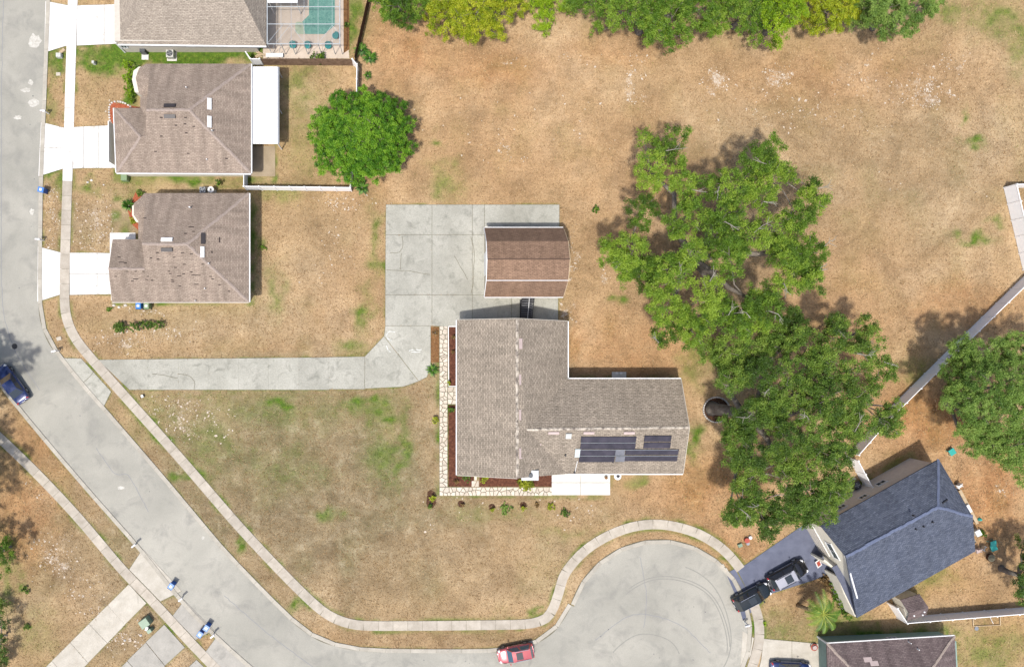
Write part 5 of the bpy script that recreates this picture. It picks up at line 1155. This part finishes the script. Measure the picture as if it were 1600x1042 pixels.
shrub(860, 790, 8, 'yshrub_leaf', 'low yellow green plant right of the mulch rings', h=.4); shrub(882, 799, 8, 'shrub_leaf', 'low dull plant below the white patio', h=.4); shrub(838, 788, 5, 'brown_leaf', 'dry tuft between the mulch rings and the yellow plant', h=.3)
shrub(792, 792, 11, 'pine_leaf', 'pale grey green ground plant between two mulch rings', h=.2, tone=.7)
shrub(191, 511, 12, 'shrub_leaf', 'round dark bush at the left end of the low hedge', h=1.0, n=12); 
hg = thing('hedge', 'low dark hedge on the lawn below the torn shingle house', 'hedge', P(232, 509)); b = P(232, 509)
np_leaves('foliage', 'shrub_leaf', hg, [(b.x - 1.7 + k * .34, b.y + random.uniform(-.2, .2), random.uniform(.4, .7), random.uniform(.4, .6), random.uniform(.2, .55)) for k in range(11)], 800, .16, .7, .14); MB().tube([b + Vector((-1.7, 0, .15)), b + Vector((1.7, 0, .15))], .04, 5).build('stem', M['bark'], hg)
h4 = thing('hedge', 'green hedge along the bay of the second house', 'hedge', P(207, 130))
np_leaves('foliage', 'lime_leaf', h4, [(*G2(206 + random.uniform(-4, 4), 104 + k * 4.2), random.uniform(.4, .8), random.uniform(.4, .65), random.uniform(.1, .5)) for k in range(14)], 800, .16, .7, .14)
rosette(203, 322, 12, 36, 'spiky_leaf', 'spiky palm like shrub at the bay of the third house', h=.9); shrub(209, 346, 7, 'yshrub_leaf', 'small bush below the spiky shrub at the bay'); shrub(221, 302, 8, 'shrub_leaf', 'dark bush at the upper bay corner of the third house')
rosette(217, 108, 6, 20, 'spiky_leaf', 'dark small plant at the upper bay corner of the second house')
shrub(930, 328, 8, 'green_leaf', 'lone small round bush in the field left of the huge oak', h=.9, tone=.4); shrub(343, 288, 6, 'green_leaf', 'tiny dark tree between the second and third house', h=1.4, tone=.1)
shrub(413, 387, 6, 'green_leaf', 'small green weed in the yard right of the third house', h=.4); shrub(497, 93, 12, 'green_leaf', 'dark potted shrubs at the wooden fence under the pool cage', h=1.0, tone=.1); shrub(541, 42, 5, 'shrub_leaf', 'small plant in the soil strip beside the pool')
shrub(172, 484, 5, 'green_leaf', 'tiny weed at the corner of the third house', h=.3); shrub(41, 921, 7, 'shrub_leaf', 'small weed on the lower left lawn, upper one', h=.4); shrub(43, 977, 6, 'shrub_leaf', 'small weed on the lower left lawn, lower one', h=.4)
shrub(1290, 908, 12, 'brown_leaf', 'brown purple bush at the porch of the slate blue house', h=.8, tone=.15, n=10)
h5 = thing('hedge', 'dark green hedge along the front of the slate blue house', 'hedge', P(1315, 935))
np_leaves('foliage', 'green_leaf', h5, [(*G2(1300 + k * 1.9 + random.uniform(-3, 3), 912 + k * 4.6), random.uniform(.3, .8), random.uniform(.5, .8), random.uniform(.1, .5)) for k in range(11)], 700, .18, .7, .16)
shrub(1532, 832, 8, 'green_leaf', 'dark shrub behind the slate blue house by the white cart', h=.7, tone=.2); shrub(1195, 973, 4, 'lime_leaf', 'pale tuft on the verge right of the white mailbox', h=.3)
# palm
pm = thing('palm_tree', 'leaning palm with yellow green fronds before the slate blue house', 'palm', P(1244, 944))
top = P(1286, 958, 3.4); bp_ = P(1246, 945)
MB().tube([bp_, bp_.lerp(top, .5) + Vector((0, 0, .2)), top], [.24, .19, .17], 9).build('trunk', M['palm_trunk'], pm, smooth=True)
pe = P(1270, 953, 2.3); MB().tube([pe - Vector((0, 0, .6)), pe + Vector((0, 0, .15))], [.26, .2], 8).build('old_boot', M['stump'], pm)
for k in range(14):
    a = 2 * math.pi * k / 14 + random.uniform(-.12, .12); L = random.uniform(1.6, 2.8); d = Vector((math.cos(a), math.sin(a), 0)); sd = Vector((-d.y, d.x, 0)); m_ = MB(); tn = []; lift0 = random.uniform(.2, .9); tone = random.random()
    pth = [top + d * L * t + Vector((0, 0, lift0 * math.sin(t * 2.2) * .9 - t * t * 1.1)) for t in np.linspace(0, 1, 9)]
    m_.tube(pth, [.055 * (1 - .8 * t) for t in np.linspace(0, 1, 9)], 4); tn += [.95] * len(m_.f)
    for i in range(1, 9):
        for t2 in (0, .5):
            p = pth[i - 1].lerp(pth[i], t2) if i else pth[0]; wl = .40 * math.sin(math.pi * min(1, (i + t2) / 9.5)) + .10
            for s_ in (-1, 1):
                e_ = p + sd * s_ * wl + d * wl * .55 + Vector((0, 0, -.18)); w_ = d * .08
                m_.add([p - w_, p + w_, e_], [(0, 1, 2)]); tn.append(min(1, max(0, tone * .7 + random.random() * .3)))
    o = m_.build('frond', M['palm_leaf'], pm); at = o.data.attributes.new('tone', 'FLOAT', 'FACE'); at.data.foreach_set('value', np.array(tn, np.float32))

# ------------------------------------------------------------------ cars
def car(label, loc, heading, L, W, Hh, paint, style='sedan', roofmat=None, glass='car_glass', name='parked_car', group='parked cars', sunroof=False):
    t = thing(name, label, 'car', (0, 0, 0), group)
    hw = W / 2; belt = .58 * Hh; hoodz = .60 * Hh
    suv = style != 'sedan'
    fr = L / 2; xc0 = fr - (.27 if not suv else .26) * L      # base of the windscreen
    rb = -fr + (.16 * L if not suv else .03 * L)              # base of the rear window
    st = [(-fr, .78, belt * .80), (-fr + .12, .90, belt * .95), (-fr + .5, .98, belt * (1.0)), (-.2 * L, 1, belt), (0, 1, belt), (.2 * L, 1, belt), (xc0, .99, hoodz), (fr - .75, .95, hoodz * .95), (fr - .25, .86, hoodz * .86), (fr, .66, hoodz * .70)]
    sec = [(0, 1.0), (.55, .995), (.86, .96), (.97, .86), (1.0, .66), (.985, .42), (.93, .26), (.5, .22)]
    V = []; F = []; n = 2 * len(sec) - 1
    for (x, w, zt) in st:
        pr = [(yy * w * hw, zt * zz if zz > .5 else Hh * zz * .62) for yy, zz in sec]
        ring_ = [(-y, z) for y, z in pr[:0:-1]] + pr
        V += [(x, y, z) for y, z in ring_]
    for i in range(len(st) - 1):
        for k in range(n - 1): F.append((i * n + k, i * n + k + 1, (i + 1) * n + k + 1, (i + 1) * n + k))
        F.append((i * n + n - 1, i * n, (i + 1) * n, (i + 1) * n + n - 1))
    F += [tuple(range(n)), tuple(range(len(st) * n - 1, (len(st) - 1) * n - 1, -1))]
    m_ = MB(); m_.add(V, F); m_.build('body', M[paint], t, smooth=True, local=True, sub=1)
    wb, wt = .90 * hw, .70 * hw; tf = xc0 - (.17 * L if not suv else .14 * L); tr = rb + (.15 * L if not suv else .07 * L); zb = belt - .05; zt = Hh - .04
    B = {'fl': (xc0, wb * .95, zb), 'fr': (xc0, -wb * .95, zb), 'rl': (rb, wb * .93, zb), 'rr': (rb, -wb * .93, zb)}; Tt = {'fl': (tf, wt * .97, zt), 'fr': (tf, -wt * .97, zt), 'rl': (tr, wt * .93, zt), 'rr': (tr, -wt * .93, zt)}
    # dark inside of the cabin
    k4 = ('fl', 'rl', 'rr', 'fr'); m_ = MB(); m_.add([B[k] for k in k4] + [Tt[k] for k in k4], [(0, 1, 5, 4), (1, 2, 6, 5), (2, 3, 7, 6), (3, 0, 4, 7), (4, 5, 6, 7)]); m_.build('cabin', M[paint], t, local=True)
    def pane_(name, q, inset, out_, mt):
        q = [Vector(p) for p in q]; c = sum(q, Vector()) / 4; nn = (q[1] - q[0]).cross(q[2] - q[0]).normalized()
        if nn.dot(c - Vector((0, 0, belt * .5))) < 0: nn = -nn
        q2 = [c + (p - c) * inset + nn * out_ for p in q]; q3 = [p - nn * .03 for p in q2]
        MB().add(q2 + q3, [(0, 1, 2, 3), (7, 6, 5, 4)] + [(i, (i + 1) % 4, 4 + (i + 1) % 4, 4 + i) for i in range(4)]).build(name, M[mt], t, local=True)
    # gently crowned glass front and back
    pane_('windscreen', (B['fl'], B['fr'], Tt['fr'], Tt['fl']), .93, .012, glass); pane_('rear_window', (B['rl'], B['rr'], Tt['rr'], Tt['rl']), .90, .012, glass)
    for s_, a, b_ in ((1, 'fl', 'rl'), (-1, 'fr', 'rr')):
        bf, bb, tf_, tb_ = Vector(B[a]), Vector(B[b_]), Vector(Tt[a]), Vector(Tt[b_])
        for u0, u1 in ((.06, .46), (.50, .94)):
            pane_('side_window', (bf.lerp(bb, u0), bf.lerp(bb, u1), tf_.lerp(tb_, u1), tf_.lerp(tb_, u0)), .93, .012, glass)
        MB().box((xc0 - .22, s_ * (hw + .09), belt + .1), (.14, .2, .13), 0, .8).build('mirror', M[paint], t, local=True)
        MB().box((0, s_ * (hw * .985), .36 * Hh), (L * .5, .03, .05)).build('side_trim', M['chrome'], t, local=True)
    # rounded roof panel
    nxr, nyr = 7, 7; V = []; F = []
    for i in range(nxr):
        for j in range(nyr):
            u, v_ = i / (nxr - 1), j / (nyr - 1) * 2 - 1; x = tr - .03 + (tf - tr + .06) * u; y = v_ * (wt * .955 * (.975 + .025 * math.sin(math.pi * u))); V.append((x, y, zt + .015 + .055 * (1 - v_ * v_) * (.5 + .5 * math.sin(math.pi * u)) ))
    for i in range(nxr - 1):
        for j in range(nyr - 1): F.append((i * nyr + j, (i + 1) * nyr + j, (i + 1) * nyr + j + 1, i * nyr + j + 1))
    MB().add(V, F).build('roof', M[roofmat or paint], t, smooth=True, local=True)
    if suv:
        for s_ in (-1, 1): MB().tube([(tr + .15, s_ * wt * .86, zt + .09), (tf - .3, s_ * wt * .88, zt + .09)], .025, 5).build('roof_rail', M['chrome'] if paint != 'car_black' else M['dark'], t, local=True)
    if sunroof: MB().box(((tf * .62 + tr * .38), 0, zt + .085), ((tf - tr) * .36, wt * 1.25, .02)).build('sunroof', M['car_glass'], t, local=True)
    for x in (fr - .19 * L, -fr + .19 * L):
        for s_ in (-1, 1):
            w_ = MB().cyl((x, s_ * (hw - .11), .33), .33, -.11, .11, 18, axis='Y').build('wheel', M['rubber'], t, local=True)
            MB().cyl((x, s_ * (hw - .01), .33), .2, -.02, .025, 12, axis='Y').build('rim', M['metal'], w_, local=True)
    for s_ in (-1, 1):
        MB().box((fr - .28, s_ * hw * .66, hoodz * .76), (.34, .34, .12), -s_ * .5, .7).build('headlight', M['lamp_glass'], t, local=True)
        MB().box((-fr + .10, s_ * hw * .72, belt * .84), (.16, .3, .16), s_ * .35, .8).build('tail_light', M['tail'], t, local=True)
    MB().box((-fr + .02, 0, .42), (.12, W * .78, .16)).build('rear_bumper', M[paint], t, local=True); MB().box((fr - .06, 0, .40), (.14, W * .66, .16)).build('front_bumper', M['dark'], t, local=True)
    MB().box((-fr - .05, 0, .62), (.02, .4, .14)).build('number_plate', M['white'], t, local=True)
    t.location = (loc[0], loc[1], .03); t.rotation_euler = (0, 0, heading); return t
def hd(dx, dy): return math.atan2(-dy, dx)
def cpos(px, py, z=.9): p = P(px, py, z); return (p.x, p.y)
car('navy blue sedan parked at the left curb under tree shade', cpos(16, 600), hd(-.58, -.82), 4.9, 1.85, 1.45, 'car_blue', 'sedan')
car('rose red hatchback with dark sunroof parked at the lower curb', cpos(806, 1022), hd(-1, .20), 4.2, 1.85, 1.5, 'car_red', 'suv', None, 'car_glass_blue', sunroof=True)
car('dark green black wagon at the foot of the slate driveway', cpos(1177, 933), hd(.88, -.46), 4.6, 1.85, 1.5, 'car_green', 'suv', None, sunroof=True)
car('black minivan with pale sky reflection painted on its roof, nearest the garage', cpos(1232, 898), hd(.87, -.47), 4.8, 1.95, 1.75, 'car_black', 'suv', 'car_sky_sheen', sunroof=True)
car('dark sedan cut by the bottom edge on the beige driveway', cpos(1238, 1048), hd(1, .05), 4.7, 1.85, 1.45, 'car_blue', 'sedan')

# ------------------------------------------------------------------ street and yard furniture
def bin_(px, py, rot, body, lid, label, protos={}):
    key = body
    if key not in protos:
        t = thing('wheelie_bin', label, 'bin', (0, 0, 0), 'wheelie bins')
        MB().box((0, 0, .5), (.5, .58, .92), 0, 1.16).build('bin_body', M[body], t, local=True)
        l_ = MB().box((0, .0, 1.0), (.62, .74, .07), 0, .9).build('lid', M[lid], t, local=True)
        MB().box((0, .0, 1.045), (.3, .26, .012)).build('lid_emblem', M['white'], l_, local=True)
        MB().tube([(-.26, -.40, .96), (.26, -.40, .96)], .025, 6).build('handle', M['dark'], t, local=True)
        for s_ in (-1, 1): MB().cyl((s_ * .24, -.3, .1), .1, -.03, .03, 12, axis='X').build('wheel', M['rubber'], t, local=True)
        protos[key] = t; o = t
    else: o = copy_tree(protos[key])
    o['label'] = label; g = cpos(px, py, .8); o.location = (g[0], g[1], .0); o.rotation_euler = (0, 0, rot); return o
bin_(65, 297, 1.35, 'blue_bin', 'blue_lid', 'blue wheelie bin standing alone at the upper left curb'); bin_(217, 478, 0, 'sky_bin', 'sky_bin', 'bright blue wheelie bin against the torn shingle house'); bin_(229.5, 478, 0, 'green_bin', 'green_bin', 'sage green wheelie bin next to the bright blue one')
bin_(268, 915, -.6, 'blue_bin', 'blue_lid', 'blue wheelie bin at the foot of the beige lower left driveway'); bin_(323, 980, -.6, 'blue_bin', 'blue_lid', 'blue wheelie bin nearer the curb of the bottom pair'); bin_(313, 990, -.6, 'blue_bin', 'blue_lid', 'blue wheelie bin farther from the curb of the bottom pair')
bin_(1527, 832, .5, 'ac', 'white', 'white bin cart behind the slate blue house')
def mailbox(px, py, rot, label, protos=[]):
    if not protos:
        t = thing('mailbox', label, 'mailbox', (0, 0, 0), 'curbside mailboxes'); MB().box((0, 0, .55), (.11, .11, 1.1)).build('post', M['white'], t, local=True)
        MB().box((.12, 0, .88), (.5, .08, .08)).build('arm', M['white'], t, local=True)
        m_ = MB(); pr_ = [(.11 * math.cos(a), .11 * math.sin(a)) for a in np.linspace(0, math.pi, 7)] + [(-.11, -.12), (.11, -.12)]
        n_ = len(pr_); m_.add([(x, y, z + 1.07) for x in (-.12, .42) for y, z in pr_], [tuple(range(n_)), tuple(range(2 * n_ - 1, n_ - 1, -1))] + [(i, n_ + i, n_ + (i + 1) % n_, (i + 1) % n_) for i in range(n_)]); bx_ = m_.build('letter_box', M['white'], t, local=True)
        MB().box((.3, .125, 1.16), (.05, .015, .2)).build('flag', M['red'], bx_, local=True); protos.append(t); o = t
    else: o = copy_tree(protos[0])
    o['label'] = label; g = cpos(px, py, .9); o.location = (g[0], g[1], 0); o.rotation_euler = (0, 0, rot); return o
mailbox(70, 174, math.pi, 'white mailbox at the curb before the second house'); mailbox(62, 374, math.pi, 'white mailbox at the curb above the third driveway'); mailbox(87, 548, math.pi + .3, 'white mailbox at the curb by the long driveway')
mailbox(208, 853, .7, 'white mailbox above the beige lower left driveway'); mailbox(281, 937, .7, 'white mailbox between the two lower left driveways'); mailbox(331, 994, .7, 'white mailbox next to the bottom pair of blue bins'); mailbox(1169, 976, 3.4, 'white mailbox on the verge below the slate driveway')
def ac(px, py, s, label, mt='ac', rot=0):
    b = P(px, py, .4); t = thing('air_conditioner', label, 'air conditioner', (b.x, b.y, 0)); MB().box((b.x, b.y, .04), (s + .3, s + .3, .08), rot).build('pad', M['patio'], t); MB().box((b.x, b.y, .45), (s, s, .74), rot).build('casing', M[mt], t, bevel=.04)
    MB().cyl((b.x, b.y, .83), s * .42, 0, .02, 18).build('grille', M['acgrille'], t)
    f = MB()
    for k in range(4): a = k * math.pi / 2 + .4; f.box((b.x + math.cos(a) * s * .18, b.y + math.sin(a) * s * .18, .86), (s * .34, .09, .015), a)
    f.build('fan', M['metal'], t); return t
ac(267, 86, .85, 'pale air conditioner on the lawn of the tan roofed house'); ac(318, 298, .7, 'grey air conditioner at the north wall of the third house', 'metal'); ac(1336, 757, .85, 'black air conditioner beside the slate blue house', 'dark', .5)
ub = thing('meter_cabinet', 'dark grey meter cabinet at the wall of the tan roofed house', 'utility box', P(227, 82)); MB().box((*G2(227, 84), .5), (.6, .4, .9)).build('cabinet', M['acgrille'], ub); MB().box((*G2(227, 90), .04), (.8, .6, .08)).build('pad', M['patio'], ub)
wt = thing('water_tank', 'round white water tank beside the grey air conditioner', 'tank', P(331, 300)); g = P(330, 295, .8); MB().cyl((g.x, g.y - .15, 0), .36, 0, 1.0, 16).build('tank', M['white'], wt); MB().cyl((g.x, g.y - .15, 1.0), .12, 0, .06, 10).build('cap', M['dark'], wt)
def utility(px, py, d, mt, label, rot=0, name='utility_box'):
    b = P(px, py, d[2]); t = thing(name, label, 'utility box', (b.x, b.y, 0)); MB().box((b.x, b.y, d[2] / 2), d, rot, .96).build('cabinet', M[mt], t, bevel=.03); MB().box((b.x, b.y, d[2] + .015), (d[0] * .9, d[1] * .9, .03), rot).build('lid', M[mt], t); return t
utility(225, 974, (1.15, 1.0, .9), 'utility', 'large green transformer box between the lower left driveways', .6); utility(233, 986, (.55, .45, .7), 'utility', 'small green cable box below the transformer', .6); utility(229, 982, (.35, .5, .4), 'white', 'white cable box touching the transformer', -.3)
utility(193.5, 277, (.75, .75, .75), 'green_bin', 'sage green utility box at the lower wall of the second house'); utility(91, 116, (.55, .4, .06), 'concrete_box', 'flat concrete meter cover on the upper left verge'); utility(91, 86, (.6, .5, .5), 'ac', 'pale utility box on the verge below the first driveway')
utility(97, 80, (.8, .35, .1), 'wood', 'flat tan board beside the pale utility box', .7); utility(92, 529, (.6, .45, .07), 'concrete_box', 'flat concrete meter cover above the long driveway', .3)
utility(1129, 884, (.45, .4, .06), 'concrete_box', 'flat concrete meter cover at the turning circle, upper one', .6); utility(1134, 890, (.45, .4, .06), 'concrete_box', 'flat concrete meter cover at the turning circle, lower one', .6); utility(222, 619, (.3, .35, .3), 'metal', 'small grey box at the edge of the long driveway', .4)
utility(1157, 852, (.5, .4, .3), 'utility', 'small green box on the lawn above the slate driveway', .4); utility(145, 97, (.3, .3, .6), 'ac', 'small pale post box on the lawn of the tan roofed house')
for (x, y, r_, lab) in ((137, 285, .16, 'white rock on the green patch, left of the pair'), (143, 282, .18, 'white rock on the green patch, right of the pair'), (162, 289, .12, 'small white rock right of the green patch'), (178, 477, .22, 'pale boulder at the corner of the third house'), (186, 480, .2, 'pale boulder second from the house corner'), (196, 477, .24, 'large pale boulder left of the bright blue bin'), (195, 1000, .18, 'pale rock on the strip below the transformer'), (220, 992, .2, 'pale rock beside the transformer')):
    o = MB().dome((*G2(x, y), -.03), r_, r_ * .8, r_ * .8, 8, 3).build('rock', M['stone']); lift(o, (*G2(x, y), 0)); tag(o, lab, 'rock')
pz = thing('garden_ornament', 'dark red garden pot cluster on the lawn above the slate driveway', 'garden pots', P(1166, 844)); MB().cyl((*G2(1165, 843), 0), .22, 0, .4, 10, .3).build('red_pot', M['red'], pz); MB().cyl((*G2(1171, 839), 0), .16, 0, .3, 10, .2).build('white_pot', M['white'], pz); MB().cyl((*G2(1167, 848), 0), .2, 0, .3, 10, .2).build('grey_pot', M['metal'], pz)
b = P(1280, 881, .5); bd = thing('sign_board', 'tilted red board with white border before the garage', 'board', (b.x, b.y, 0)); Mx = Matrix.Translation((b.x, b.y, .35)) @ Matrix.Rotation(.42, 4, 'Z') @ Matrix.Rotation(.35, 4, 'Y')
MB().box((0, 0, 0), (.72, .78, .04), m=Mx).build('frame', M['white'], bd); MB().box((0, 0, .03), (.46, .5, .03), m=Mx).build('red_panel', M['red'], bd); MB().box((b.x + .25, b.y + .1, .2), (.05, .4, .4), .42).build('stand', M['white'], bd)
g = P(1274, 1012, .5); hr = thing('hose_reel', 'round red and white hose reel at the corner of the sage green house', 'hose reel', (g.x, g.y, 0)); MB().tube([(g.x + .36 * math.cos(a), g.y + .36 * math.sin(a), .3) for a in np.linspace(0, 6.28, 17)], .06, 6).build('hose', M['red'], hr); MB().cyl((g.x, g.y, 0), .24, 0, .45, 12).build('drum', M['pink'], hr)
# behind the slate blue house
nd = Vector((P(1530, 825).x - P(1494, 757).x, P(1530, 825).y - P(1494, 757).y, 0)).normalized(); an = math.atan2(nd.y, nd.x)
c_ = P(1514, 792, .6); bb_ = thing('garden_bench', 'long bare wood bench along the back of the slate blue house', 'bench', (c_.x, c_.y, 0)); MB().box((c_.x, c_.y, .55), (4.4, .35, .07), an).build('seat', M['wood'], bb_)
for k in (-2, 0, 2): MB().box((c_.x + nd.x * k, c_.y + nd.y * k, .26), (.1, .3, .52), an).build('leg', M['wood'], bb_)
def chair(px, py, rot, mt, label):
    b = P(px, py, .4); t = thing('garden_chair', label, 'chair', (b.x, b.y, 0)); Mr = Matrix.Translation((b.x, b.y, 0)) @ Matrix.Rotation(rot, 4, 'Z')
    MB().box((0, 0, .42), (.52, .5, .05), m=Mr).build('seat', M[mt], t); MB().box((0, .27, .7), (.5, .05, .5), m=Mr).build('backrest', M[mt], t)
    for x in (-.22, .22):
        for y in (-.2, .2): MB().box((x, y, .2), (.05, .05, .4), m=Mr).build('leg', M[mt], t)
        MB().box((x * 1.15, 0, .6), (.06, .5, .04), m=Mr).build('armrest', M[mt], t)
    return t
chair(1498, 759, .6, 'white', 'white garden chair at the upper end of the wood bench'); chair(1528, 860, .3, 'pink', 'pale pink garden chair below the white bin cart'); chair(1536, 856, 1.2, 'metal', 'grey garden chair next to the pale pink one')
b = P(1513, 794, .75); cb = thing('cool_box', 'white cool box lying on the wood bench', 'cool box', (b.x, b.y, .585)); MB().box((b.x, b.y, .72), (.9, .36, .26), an).build('box', M['white'], cb, bevel=.02); MB().box((b.x, b.y, .875), (.94, .4, .05), an).build('lid', M['white'], cb, bevel=.02)
b = P(1552, 852, .4); lc = thing('lounge_chair', 'turquoise plastic lounge chair on the brown yard', 'lounge chair', (b.x, b.y, 0)); Mr = Matrix.Translation((b.x, b.y, 0)) @ Matrix.Rotation(1.95, 4, 'Z')
MB().box((-.3, 0, .34), (.75, .72, .12), m=Mr).build('seat', M['teal'], lc, bevel=.03); MB().box((.46, 0, .44), (.68, .72, .10), m=Mr @ Matrix.Rotation(-.3, 4, 'Y')).build('backrest', M['teal'], lc, bevel=.03)
for x in (-.55, .55):
    for y in (-.28, .28): MB().box((x, y, .14), (.06, .06, .28), m=Mr).build('leg', M['teal'], lc)
b = P(1488, 706, .5); tb = thing('side_table', 'square turquoise table on the brown yard above the roof', 'table', (b.x, b.y, 0)); Mr = Matrix.Translation((b.x, b.y, 0)) @ Matrix.Rotation(.6, 4, 'Z'); MB().box((0, 0, .5), (.72, .72, .06), m=Mr).build('tabletop', M['teal'], tb, bevel=.02)
for x in (-.28, .28):
    for y in (-.28, .28): MB().box((x, y, .24), (.06, .06, .48), m=Mr).build('leg', M['teal'], tb)
o = MB().dome((*G2(1530, 811), -.02), .22, .22, .4, 10, 5).build('toy_ball', M['teal']); lift(o, (*G2(1530, 811), 0)); tag(o, 'small turquoise ball on the yard right of the wood bench', 'ball')
g = G2(1545, 870); pt_ = thing('plant_pot', 'wide dark plant pot below the turquoise lounge chair', 'pot', (*g, 0)); MB().cyl((*g, 0), .38, 0, .4, 14, .5).build('pot', M['dark_mulch'], pt_); MB().cyl((*g, .4), .43, 0, .02, 14).build('pot_soil', M['joint'], pt_)
fr_ = thing('goal_frame', 'white pipe goal frame lying on the lawn below the shed fence', 'goal frame', P(1540, 972)); pz_ = [P(1520, 958, .3), P(1563, 958, .3), P(1563, 976, .1), P(1521, 978, .1)]
for a, b_ in zip(pz_, pz_[1:] + pz_[:1]): MB().tube([a, b_], .05, 6).build('pipe', M['wood'], fr_)
MB().tube([P(1545, 960, .3), P(1552, 974, .12)], .025, 5).build('brace', M['white'], fr_)
g = G2(1525, 981); MB().cyl((g[0], g[1], 0), .24, 0, .1, 12).build('base_weight', M['metal'], fr_)
# pool pump plate and plates by the L shaped house
g = G2(960, 742); pl_ = thing('satellite_dish', 'round white dish with dark centre at the corner of the patio', 'dish', (*g, 0)); q = P(965, 744, 1.0); MB().cyl((q.x, q.y, 0), .05, 0, .9, 8).build('pole', M['metal'], pl_); MB().cyl((q.x, q.y, .9), .2, 0, .14, 18, .42).build('dish', M['white'], pl_); MB().cyl((q.x + .04, q.y + .04, 1.0), .2, 0, .08, 12).build('receiver', M['dark'], pl_)
q = P(947, 746, .3); fp = thing('plant_pot', 'small pale pot on the white patio corner', 'pot', (q.x, q.y, .08)); MB().cyl((q.x, q.y, .08), .16, 0, .3, 10, .2).build('pot', M['stone'], fp); MB().dome((q.x, q.y, .36), .2, .2, .12, 8, 3).build('dry_plant', M['soil'], fp)
